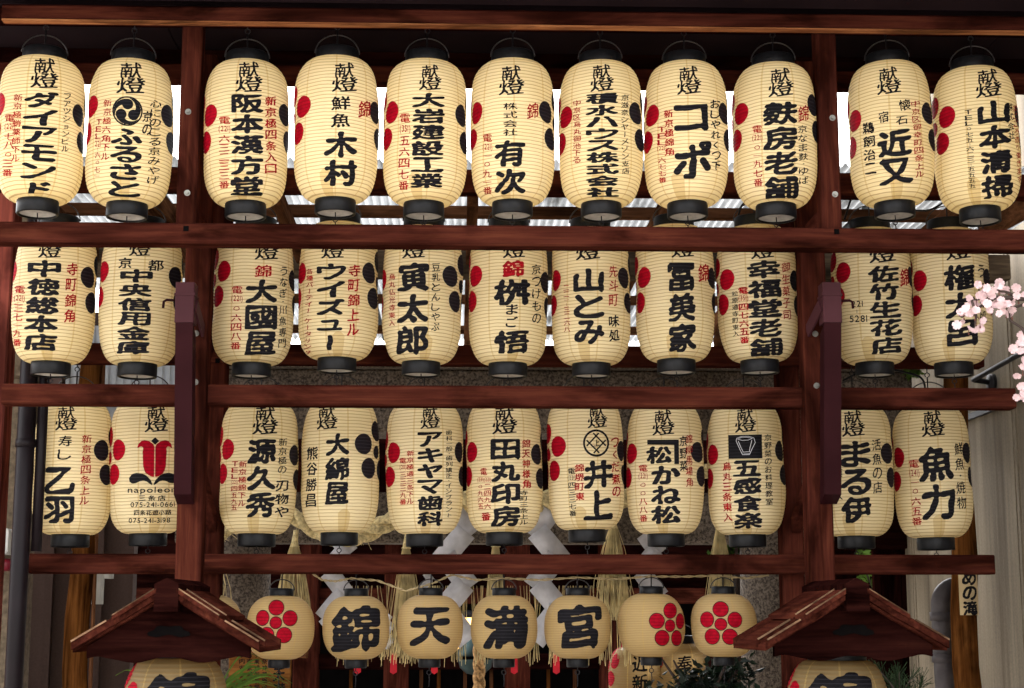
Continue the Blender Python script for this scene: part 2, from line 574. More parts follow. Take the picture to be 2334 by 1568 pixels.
zt1 = P(1167, 56, 5.55).z
zb2 = P(1167, 513, 5.6).z
for px in (430.5, 1889.5):
    vpost(px, 280, 5.60, 45, zb2 - 0.05, zt1 + 0.06, 0.085)
XP = [vpost(437, 1000, 5.93, 57, 0.0, 3.70, 0.10), vpost(1866, 1000, 5.93, 57, 0.0, 3.70, 0.10)]
for x in XP:
    mb = MB()
    mb.box((x - 0.043, 6.44, 0), (x + 0.043, 6.54, 3.62), 0.006)
    mb.build("post", WZ, rack)
mb = MB()
q0, q1 = bx(3, 2420, 50, 57.5, 5.517, 0.10, 1167)
mb.box((q0[0], 5.517, q0[2] - 0.003), (q1[0], 5.55, q0[2] + 0.003), 0.0)
mb.build("beam_edge", wood("bare_edge", 'x', (0.08, 0.022, 0.01), (0.2, 0.075, 0.03), (0.3, 0.13, 0.055)), rack)
# ties and diagonal braces running front to back
zr2, zr3 = P(1167, 410, 6.08).z, P(1167, 808, 6.42).z
for x in XP:
    for (y0, z0, y1, z1) in ((6.03, zr3 - 0.12, 6.44, zr3 + 0.18), (6.03, 2.15, 6.44, 1.95), (6.03, zr3 + 0.42, 6.44, zr3 + 0.22)):
        mb = MB()
        mb.bar((x + 0.01, y0, z0), (x + 0.01, y1, z1), 0.035, 0.06)
        mb.build("brace", WY, rack)
    mb = MB()
    mb.box((x - 0.03, 5.65, zb2 + 0.012), (x + 0.03, 6.05, zb2 + 0.09), 0.005)
    mb.build("tie_beam", WY, rack)
# leaning strut bolted to the front of each main post
for x, sgn, (pa, pb) in ((XP[0], 1, (420, 418)), (XP[1], -1, (1896, 1898))):
    b0, t0 = P(pa, 1128, 5.88), P(pb, 640, 5.74)
    xs = (b0.x + t0.x) / 2
    zc = P(pb, 737, 5.78).z
    hw = 0.031
    yc = 5.74 + (5.88 - 5.74) * (t0.z - zc) / (t0.z - b0.z)
    mb = MB()
    mb.prism([(xs - hw, 5.855, b0.z), (xs + hw, 5.855, b0.z), (xs + hw, 5.93, b0.z - 0.03), (xs - hw, 5.93, b0.z - 0.03)], (0, yc - 5.855, zc - b0.z))
    mb.build("strut", PMETAL, rack)
    mb = MB()
    mb.box((xs - hw - 0.003, yc - 0.004, zc + 0.001), (xs + hw + 0.003, yc + 0.075, t0.z), 0.003)
    mb.box((xs - hw - 0.006, yc - 0.007, zc + 0.1), (xs + hw + 0.006, yc + 0.078, zc + 0.108))
    mb.build("strut_cap", PCAP, rack)
    mb = MB()
    mb.bar((xs + sgn * 0.036, yc + 0.03, zc + 0.07), (x + sgn * 0.03, 5.928, zc - 0.005), 0.008, 0.05)
    mb.build("brace_plate", PCAP, rack)
    mb = MB()
    hp = Vector((xs - sgn * hw, yc + 0.02, zc + 0.085))
    mb.tube([hp, hp + Vector((-sgn * 0.035, -0.01, 0)), hp + Vector((-sgn * 0.045, -0.012, -0.006)), hp + Vector((-sgn * 0.047, -0.012, -0.03))], 0.005, 8)
    mb.build("hook", PMETAL, rack, True)


def disc_y(mb, c, r, t=0.01, seg=16):
    vs_ = [(c[0] + r * math.cos(2 * math.pi * k / seg), c[1], c[2] + r * math.sin(2 * math.pi * k / seg)) for k in range(seg)]
    mb.prism(vs_, (0, -t, 0))


for (px, py, Y) in ((429, 255, 5.60), (427, 440, 5.60), (1897, 269, 5.60), (1903, 443, 5.60), (447, 760, 5.93), (446, 871, 5.93), (1858, 761, 5.93), (1861, 879, 5.93)):
    c = P(px, py, Y)
    mb = MB()
    disc_y(mb, c, 0.011, 0.004)
    disc_y(mb, (c.x, c.y - 0.004, c.z), 0.006, 0.007, 6)
    mb.build("bolt", BOLT, rack)
for (px, py, Y) in ((424, 521, 5.56), (1907, 528, 5.56), (1828, 820, 6.42), (496, 822, 6.42)):
    c = P(px, py, Y)
    mb = MB()
    mb.box((c.x - 0.009, c.y - 0.002, c.z - 0.009), (c.x + 0.009, c.y + 0.01, c.z + 0.009))
    mb.build("peg", BLACK, rack)

# ------------------------------------------------------------------ gate roof above the rack (dark underside)
roof = thing("gate_roof", "dark boarded eave and ceiling over the top row of lanterns", "roof")
zc0 = P(1167, 66, 5.66).z
mb = MB()
for k in range(11):
    xa = -2.45 + k * 0.45
    mb.box((xa, 5.63, zc0 + 0.06 + 0.003 * (k % 2)), (xa + 0.449 + 0.001 * 1, 6.12, zc0 + 0.085))
mb.build("ceiling", CEIL, roof)
mb = MB()
mb.box((-2.5, 6.085, P(1167, 153, 6.05).z + 0.002), (2.5, 6.12, zc0 + 0.058))
mb.build("frieze_board", DX, roof)
mb = MB()
mb.box((-2.5, 5.655, zc0 + 0.01), (2.5, 5.72, zc0 + 0.058), 0.004)
mb.build("batten", DX, roof)
ze = P(1167, 21, 5.52).z
mb = MB()
mb.prism([(-2.6, 5.50, ze + 0.008), (2.6, 5.50, ze + 0.008), (2.6, 4.85, ze + 0.04), (-2.6, 4.85, ze + 0.04)], (0, 0, 0.07))
mb.build("eave", CEIL, roof)
mb = MB()
mb.prism([(-2.6, 4.84, ze + 0.10), (2.6, 4.84, ze + 0.10), (2.6, 6.16, ze + 0.40), (-2.6, 6.16, ze + 0.40)], (0, 0, 0.05))
mb.build("roof_deck", CEIL, roof)

# ------------------------------------------------------------------ translucent corrugated canopy behind
canopy = thing("courtyard_canopy", "translucent white corrugated canopy on timber purlins over the courtyard behind the lanterns", "canopy")
zcan = P(1167, 379, 6.06).z
XA, XB = -1.95, 2.5


def sheet(x0, x1, y0, y1, dz):
    nx = int((x1 - x0) / 0.034 * 6)
    xs = np.linspace(x0, x1, nx + 1)
    zz = 0.009 * np.sin((xs - XA) / 0.034 * 2 * math.pi)
    ys = np.linspace(y0, y1, 8)
    vs_ = [(x, y, zcan + dz + z + 0.012 * (y - 6) - 0.008 * math.sin((y - y0) / (y1 - y0) * math.pi)) for y in ys for x, z in zip(xs, zz)]
    q = nx + 1
    mb_ = MB()
    mb_.add(vs_, [(j * q + i, j * q + i + 1, (j + 1) * q + i + 1, (j + 1) * q + i) for j in range(7) for i in range(nx)])
    return mb_.build("sheet", CORR, canopy, True)


bounds = np.linspace(XA, XB, 7)
for i in range(6):
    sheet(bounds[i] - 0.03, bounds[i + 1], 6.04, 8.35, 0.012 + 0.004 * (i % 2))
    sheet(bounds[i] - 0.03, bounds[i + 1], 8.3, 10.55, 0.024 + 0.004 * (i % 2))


def purlin(py, h, mat=BX, px0=80, px1=2260):
    e = (zcan - EYE - 0.012) / 1.0
    # depth at which the underside of the sheets is seen at height py
    lo, hi = 5.0, 14.0
    for _ in range(40):
        mid = (lo + hi) / 2
        if P(1167, py, mid).z < zcan:
            lo = mid
        else:
            hi = mid
    Y = lo
    z = zcan - 0.002 + 0.012 * (Y - 6)
    a = P(px0, py, Y).x
    b = P(px1, py, Y).x
    mb_ = MB()
    mb_.box((max(a, XA), Y, z - h), (min(b, XB), Y + 0.05, z - 0.003), 0.004)
    mb_.build("purlin", mat, canopy)
    return Y


for py in (471, 560, 683, 757):
    purlin(py, 0.05)
mb = MB()
a, b = bx(-10, 2303, 577, 630, 7.25, 0.12, 1900)
mb.box((a[0], 7.25, b[2] - 0.115), (b[0], 7.37, b[2]), 0.008)
mb.build("cross_beam", GRW, canopy)
for (px, py) in ((150, 470), (372, 470), (660, 480), (1075, 480), (1490, 470), (1815, 480), (2120, 470)):
    x = P(px, py, 6.7).x
    mb = MB()
    mb.box((x - 0.022, 6.18, zcan - 0.13), (x + 0.022, 10.5, zcan - 0.055), 0.004)
    mb.build("rafter", BY, canopy)
for (px0, py0, Y0, px1, py1, Y1) in ((340, 436, 6.2, 402, 512, 6.9), (1640, 790, 6.9, 1668, 690, 7.3), (466, 790, 7.0, 446, 660, 7.3), (2240, 525, 6.4, 2345, 470, 6.2)):
    mb = MB()
    mb.bar(P(px0, py0, Y0), P(px1, py1, Y1), 0.05, 0.07)
    mb.build("brace", BY, canopy)

# ------------------------------------------------------------------ brush lettering
_GL = {}


def _outline(tok):
    cu = bpy.data.curves.new('glyph', 'FONT')
    cu.body = tok
    cu.fill_mode = 'NONE'
    cu.resolution_u = 3
    o = bpy.data.objects.new('glyph', cu)
    COL.objects.link(o)
    dg = bpy.context.evaluated_depsgraph_get()
    ev = o.evaluated_get(dg)
    me = ev.to_mesh()
    v = np.array([(p.co.x, p.co.y) for p in me.vertices])
    e = np.array([tuple(x.vertices) for x in me.edges])
    ev.to_mesh_clear()
    bpy.data.objects.remove(o)
    bpy.data.curves.remove(cu)
    return v, e


def _raster(a, b, M):
    """Even-odd fill of the outline edges a-b on an M x M grid over the unit square."""
    yy = (np.arange(M * 2) + 0.5) / (M * 2)
    img = np.zeros((M * 2, M * 2))
    for r, y in enumerate(yy):
        hit = (a[:, 1] > y) != (b[:, 1] > y)
        if hit.any():
            A, B = a[hit], b[hit]
            xs = np.sort(A[:, 0] + (y - A[:, 1]) / (B[:, 1] - A[:, 1]) * (B[:, 0] - A[:, 0]))
            img[r] = np.searchsorted(xs, yy) % 2
    return img.reshape(M, 2, M, 2).mean((1, 3))


def _blur(a, s):
    if s <= 0:
        return a
    n = max(1, int(3 * s))
    k = np.exp(-0.5 * (np.arange(-n, n + 1) / s) ** 2)
    k /= k.sum()
    a = np.apply_along_axis(lambda r: np.convolve(np.pad(r, n, mode='constant'), k, 'valid'), 0, a)
    return np.apply_along_axis(lambda r: np.convolve(np.pad(r, n, mode='constant'), k, 'valid'), 1, a)


WEIGHT = {0: (0.010, 0.50, 0.0), 1: (0.018, 0.32, 0.3), 2: (0.024, 0.25, 0.45), 3: (0.032, 0.155, 1.0)}


def march(S, n):
    """Filled marching squares of S > 0 on an (n+1) x (n+1) grid over the unit square."""
    vid, vs_, fs = {}, [], []

    def vert(key, x, y):
        if key not in vid:
            vid[key] = len(vs_)
            vs_.append((x / n, y / n))
        return vid[key]
    cells = np.argwhere(np.maximum.reduce([S[:-1, :-1], S[1:, :-1], S[:-1, 1:], S[1:, 1:]]) > 0)
    for j, i in cells:
        cs = ((i, j), (i + 1, j), (i + 1, j + 1), (i, j + 1))
        poly = []
        for q in range(4):
            (xa, ya), (xb, yb) = cs[q], cs[(q + 1) % 4]
            a_, b_ = S[ya, xa], S[yb, xb]
            if a_ > 0:
                poly.append(vert((xa, ya, 0), xa, ya))
            if (a_ > 0) != (b_ > 0):
                t = a_ / (a_ - b_)
                if ya == yb:
                    poly.append(vert((min(xa, xb), ya, 1), xa + (xb - xa) * t, ya))
                else:
                    poly.append(vert((xa, min(ya, yb), 2), xa, ya + (yb - ya) * t))
        if len(poly) >= 3:
            fs.append(tuple(poly))
    return np.array(vs_, dtype=float).reshape(-1, 2), fs


def glyph(tok, weight, n, yr=None):
    """Unit-square mesh of a character, swollen and softened like brush strokes."""
    key = (tok, weight, n, yr)
    if key in _GL:
        return _GL[key]
    v, e = _outline(tok)
    M = 96
    asc = all(ord(c) < 128 for c in tok)
    x0, y0 = v.min(0)
    x1, y1 = v.max(0)
    if not asc and (x1 - x0 < 0.62 or y1 - y0 < 0.62 or tok in '〇ー'):
        x0, x1, y0, y1 = 0.0, 1.0, -0.12, 0.88
        if tok in '〇':
            x0, x1, y0, y1 = -0.3, 1.3, -0.42, 1.18
    if yr:
        y0, y1 = yr
        x0, x1 = (x0 + x1) / 2 - max(x1 - x0, .12) / 2, (x0 + x1) / 2 + max(x1 - x0, .12) / 2
    if tok == '|':
        x0, x1 = x0 - 0.2, x1 + 0.2
    mg = 0.04
    u = (v - (x0, y0)) / (x1 - x0, y1 - y0) * (1 - 2 * mg) + mg
    a, b = u[e[:, 0]], u[e[:, 1]]
    img = _raster(a, b, M)
    s, T, ad = WEIGHT[weight]
    if yr:
        s, T, ad = 0.02, 0.27, 0.0
    if weight >= 1 and not yr:
        d = (0, 0.010, 0.012, 0.014)[weight] * M
        acc = np.zeros_like(img)
        for t in np.linspace(-1, 1, 7):
            acc += np.roll(np.roll(img, int(round(t * d * 0.8)), 1), int(round(t * d * 0.6)), 0)
        img = acc / 7
    bl = _blur(img, s * M)
    dn = _blur(img, 0.09 * M)
    rg = np.random.default_rng(sum(map(ord, tok)) * 7 + weight)
    press = _blur(rg.normal(size=(M, M)), 0.075 * M)
    press = press / (press.std() + 1e-9)
    Te = np.clip(T + ad * (dn - 0.36) + press * (0.0 if yr else 0.05), 0.07, 0.52)
    S = bl - Te
    # brush wobble and a slight rise to the right
    gy, gx = np.mgrid[0:n + 1, 0:n + 1] / n
    if yr:
        wx = wy = 0
        sh = 0.0
    else:
        ph = (sum(map(ord, tok)) % 628) / 100.0
        wx = 0.014 * np.sin(gy * 9 + ph) * (weight > 0) + 0.010 * np.sin(gx * 7 + gy * 5 + ph * 3)
        wy = 0.014 * np.sin(gx * 8 + ph * 2) * (weight > 0)
        sh = 0.10
    qx = np.clip((gx + wx) * M - 0.5, 0, M - 1.001)
    qy = np.clip((gy + wy - sh * (gx - 0.5)) * M - 0.5, 0, M - 1.001)
    ix, iy = qx.astype(int), qy.astype(int)
    fx, fy = qx - ix, qy - iy
    G = (S[iy, ix] * (1 - fx) + S[iy, ix + 1] * fx) * (1 - fy) + (S[iy + 1, ix] * (1 - fx) + S[iy + 1, ix + 1] * fx) * fy
    G[0, :] = G[-1, :] = np.minimum(G[0, :], -0.01)
    G[:, 0] = G[:, -1] = np.minimum(G[:, 0], -0.01)
    _GL[key] = march(G, n)
    return _GL[key]


def disc_uv(r, off=(0, 0)):
    key = ('disc', r)
    if key not in _GL:
        gy, gx = np.mgrid[0:33, 0:33] / 32
        _GL[key] = march(0.484 - np.hypot(gx - .5, gy - .5), 32)
    v, f = _GL[key]
    return (v - 0.5) * (r / 0.484) + np.array(off), f


def poly_uv(pts, n=44):
    """Filled polygon of the unit square as a fine mesh."""
    p = np.array(pts) * 0.92 + 0.04
    return march(_blur(_raster(p, np.roll(p, -1, 0), 96), 1.0)[np.ix_(*[np.clip((np.arange(n + 1) / n * 96).astype(int), 0, 95)] * 2)] - 0.5, n)


def stroke_uv(pts, wd, n=10):
    """A ribbon along pts."""
    pts = [np.array(p, dtype=float) for p in pts]
    L, fs = [], []
    dense = []
    for p, q in zip(pts[:-1], pts[1:]):
        for k in range(n):
            dense.append(p + (q - p) * k / n)
    dense.append(pts[-1])
    for i, p in enumerate(dense):
        d = dense[min(i + 1, len(dense) - 1)] - dense[max(i - 1, 0)]
        d = d / (np.linalg.norm(d) + 1e-9)
        nr = np.array((-d[1], d[0])) * wd / 2
        L += [p - nr, p + nr]
    for i in range(len(dense) - 1):
        fs.append((2 * i, 2 * i + 2, 2 * i + 3, 2 * i + 1))
    return np.array(L), fs


def poly_grid(fn, n=40):
    """Filled region fn(x, y) > 0 over the unit square."""
    gy, gx = np.mgrid[0:n + 1, 0:n + 1] / n
    return march(fn(gx, gy), n)


class Lantern:
    def __init__(s, name, label, group, px, py_bottom, Y, R, H, rend, pitch, amp, p=4.5, q=2.0, paper=PAPER_T):
        s.R, s.H, s.re, s.p, s.q, s.pitch, s.amp = R, H, rend, p, q, pitch, amp
        base = P(px, py_bottom, Y)
        s.px, s.paper = px, paper
        s.ph = [random.uniform(0, 6.28) for _ in range(4)]
        s.c = Vector((P(px, py_bottom - H * 590, Y).x, Y, base.z + H))
        s.sc = F / depth(s.c)
        el = math.atan2(s.c.z - EYE, math.hypot(s.c.x, Y))
        s.ce, s.se = math.cos(el), math.sin(el)
        cc = s.c - CAM
        s.pyc = 784 - F * cc.dot(U_) / cc.dot(F_)
        s.root = thing(name, label, "paper lantern", s.c, group)
        s.root.rotation_euler = (random.gauss(0, 0.008), random.gauss(0, 0.009), -math.atan2(s.c.x, Y))
        s.ink = {}

    def prof(s, z):
        t = np.clip(np.abs(np.asarray(z, dtype=float) / s.H), 0, 1)
        return s.re + (s.R - s.re) * (1 - t ** s.p) ** (1 / s.q)

    def rad(s, th, z):
        rib = s.amp * (np.abs(np.cos(math.pi * np.asarray(z) / s.pitch)) - 1.0)      # paper sags between the hoops
        a, b, c, d = s.ph
        dent = 0.0016 * np.sin(2 * th + a + 9 * z) + 0.0012 * np.sin(3 * th + b - 14 * z) + 0.0011 * np.sin(th * 5 + c + 23 * z) + 0.0007 * np.sin(8 * th + d + 31 * z)
        return s.prof(z) * (1 + 0.0 * th) + rib + dent * (s.R / 0.15) * np.clip((s.H - np.abs(z)) / 0.05, 0, 1)

    def body(s):
        seg = 56
        q = int(s.H / (s.pitch / 4))
        zs = np.array([-s.H] + [k * s.pitch / 4 for k in range(-q, q + 1)] + [s.H])
        n = len(zs) - 1
        th = np.arange(seg) * 2 * math.pi / seg
        ZZ, TT = np.meshgrid(zs, th, indexing='ij')
        rr = s.rad(TT, ZZ)
        v = np.stack([rr * np.sin(TT), -rr * np.cos(TT), ZZ], -1).reshape(-1, 3)
        mb_ = MB()
        mb_.add(v, [(i * seg + k, i * seg + (k + 1) % seg, (i + 1) * seg + (k + 1) % seg, (i + 1) * seg + k) for i in range(n) for k in range(seg)])
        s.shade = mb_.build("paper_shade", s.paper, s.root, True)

    def theta(s, px):
        return math.asin(max(-0.995, min(0.995, (px - s.px) / s.sc / s.R)))

    def zed(s, py, th):
        return ((s.pyc - py) / s.sc - s.R * math.cos(th) * s.se) / s.ce

    def put(s, layer, th, z, faces, off=0.0011):
        r = s.rad(th, z) + off
        s.ink.setdefault(layer, MB()).add(np.stack([r * np.sin(th), -r * np.cos(th), z], -1), faces)

    def uv(s, layer, v, faces, pxa, pya, pxb, pyb, off=0.0011):
        """Unit-square shape into the pixel box (pxa, pya top) - (pxb, pyb bottom)."""
        u = (pxa + v[:, 0] * (pxb - pxa) - s.px) / s.sc
        h = (s.pyc - (pyb + v[:, 1] * (pya - pyb))) / s.sc
        z = h / s.ce
        for _ in range(12):
            r = s.prof(np.clip(z, -s.H * .985, s.H * .985))
            th = np.arcsin(np.clip(u / r, -0.985, 0.985))
            z = 0.5 * z + 0.5 * (h - r * np.cos(th) * s.se) / s.ce
        s.put(layer, th, np.clip(z, -s.H * .985, s.H * .985), faces, off)

    def char(s, layer, tok, weight, pxc, pya, pyb, wpx):
        if len(tok) > 1:
            bb = [_outline(c)[0] for c in tok]
            y0, y1 = min(b[:, 1].min() for b in bb), max(b[:, 1].max() for b in bb)
            ws = [max(np.ptp(b[:, 0]), 0.12) for b in bb]
            gap = 0.10
            k = wpx / (sum(ws) + gap * (len(tok) - 1))
            x = pxc - wpx / 2
            for c, w1 in zip(tok, ws):
                v, f = glyph(c, weight, 26, (y0, y1))
                s.uv(layer, v, f, x, pya, x + w1 * k, pyb)
                x += (w1 + gap) * k
            return
        big = (pyb - pya) if len(tok) < 3 else wpx
        n = 40 if big > 26 else 30 if big > 16 else 22
        v, f = glyph(tok, weight, n)
        s.uv(layer, v, f, pxc - wpx / 2, pya, pxc + wpx / 2, pyb)

    def column(s, layer, text, weight, pxc, pya, pyb, wpx):
        s.nc = getattr(s, 'nc', 0) + 1
        layer = layer + str(s.nc)
        toks = text.split(' ') if ' ' in text else [text] if all(ord(c) < 128 for c in text) else list(text)
        wts = [0.55 if t in '・|' else 0.75 if t in '一' else 1.0 for t in toks]
        tot = sum(wts)
        y = pya
        for t, k in zip(toks, wts):
            h = (pyb - pya) * k / tot
            gp = 0.03 if weight == 3 else 0.07
            ww = wpx * (0.3 if t == '|' else 1.0)
            hh = h
            s.char(layer, t, weight, pxc, y + h * gp, y + hh * (1 - gp), ww)
            y += h

    def crest(s, layer, thc, zc, R=0.083, r=0.0405, centre=0.026, outline=None):
        offs = [(R * math.sin(2 * math.pi * k / 5), R * math.cos(2 * math.pi * k / 5), r) for k in range(5)] + [(0, 0, centre)]
        for (a_, b_, rr) in offs:
            if outline:
                v, f = disc_uv(rr + 0.0022, (a_, b_))
                s.put(outline, thc + v[:, 0] / s.R, zc + v[:, 1], f, 0.0008)
            v, f = disc_uv(rr, (a_, b_))
            s.put(layer, thc + v[:, 0] / s.R, zc + v[:, 1], f, 0.0015 if outline else 0.0011)

    def side_crest(s, layer, px, py):
        th = s.theta(px)
        z = s.zed(py, th)
        k = -1 if layer == 'cr' else 1
        s.crest(layer, th + k * 0.95 * 0.083 / s.R, z - 0.31 * 0.083)

    def finish(s, ring_w, ring_b, ring_t, ring_h):
        s.body()
        names = {'k': ("lettering", INK), 'r': ("red_lettering", INKR), 'cr': ("red_crest", CRED), 'ck': ("black_crest", CBLK), 'w': ("white_drawing", SHIDE), 'e': ("emblem", INK), 'er': ("red_emblem", CRED)}
        for kx, mb_ in s.ink.items():
            nm, mt = names[kx.rstrip('0123456789')]
            mb_.build(nm, mt, s.shade, True)
        H = s.H
        key = (s.R, s.re, H)
        if key not in HARD:
            d = {}
            t = MB()
            t.lathe([(ring_t - 0.004, H - 0.004), (ring_t, H - 0.004), (ring_t + 0.0015, H), (ring_t + 0.0015, H + ring_h * 0.92), (ring_t - 0.002, H + ring_h), (ring_t - 0.008, H + ring_h), (ring_t - 0.008, H)], 40)
            d['top_ring'] = t.mesh("top_ring", RING, True)
            t = MB()
            hb = ring_h * 1.12
            t.lathe([(ring_b - 0.008, -H), (ring_b - 0.008, -H - hb), (ring_b - 0.002, -H - hb), (ring_b, -H - hb + 0.003), (ring_b, -H - 0.002), (ring_b - 0.003, -H + 0.004)], 40)
            d['bottom_ring'] = t.mesh("bottom_ring", RING, True)
            t = MB()
            t.lathe([(0.0005, -H - hb + 0.007), (ring_b - 0.0075, -H - hb + 0.007)], 40)
            t.f = [tuple(reversed(f)) for f in t.f]
            d['base_board'] = t.mesh("base_board", BOARD)
            t = MB()
            zt = H + ring_h * 0.75
            aw, ah = ring_t + 0.004, ring_t * 0.92
            t.tube([(aw * math.cos(a_), 0, zt + ah * math.sin(a_)) for a_ in np.linspace(0, math.pi, 17)], 0.0023, 6)
            d['bail_handle'] = t.mesh("bail_handle", WIRE, True)
            t = MB()
            zh = zt + ah
            t.tube([(0, 0, H + ring_h * .3), (0, 0, zh + 0.02)], 0.0028, 6)
            t.tube([(0.009 * math.sin(a_), 0, zh + 0.02 + 0.009 - 0.009 * math.cos(a_)) for a_ in np.linspace(0.2, 5.8, 10)], 0.0022, 6)
            t.tube([(0.0, 0, zh + 0.036), (0.0, 0, zh + 0.075)], 0.0022, 6)
            d['hanger'] = t.mesh("hanger", IRON, True)
            t = MB()
            zb = -H - hb
            t.tube([(0.0, 0, zb + 0.01), (0.001, 0, zb - 0.012)], 0.002, 6)
            t.tube([(0.0085 * math.sin(a_), 0, zb - 0.02 + 0.0085 * math.cos(a_)) for a_ in np.linspace(0, 2 * math.pi, 13)], 0.0018, 6)
            t.tube([(0.0, 0, zb - 0.028), (0.002, -0.001, zb - 0.05), (0.0, 0, zb - 0.075)], 0.002, 6)
            d['bottom_tie'] = t.mesh("bottom_tie", IRON, True)
            HARD[key] = d
        for nm, me in HARD[key].items():
            link(nm, me, s.root)
        return s


HARD = {}

# rows: zoom windows the layout was measured in: (x0, y0, scale)
Z1 = 1.867
GROUPS = ["paper lanterns of the top row", "paper lanterns of the second row", "paper lanterns of the third row"]
DEPTHS = [5.695, 6.115, 6.43]
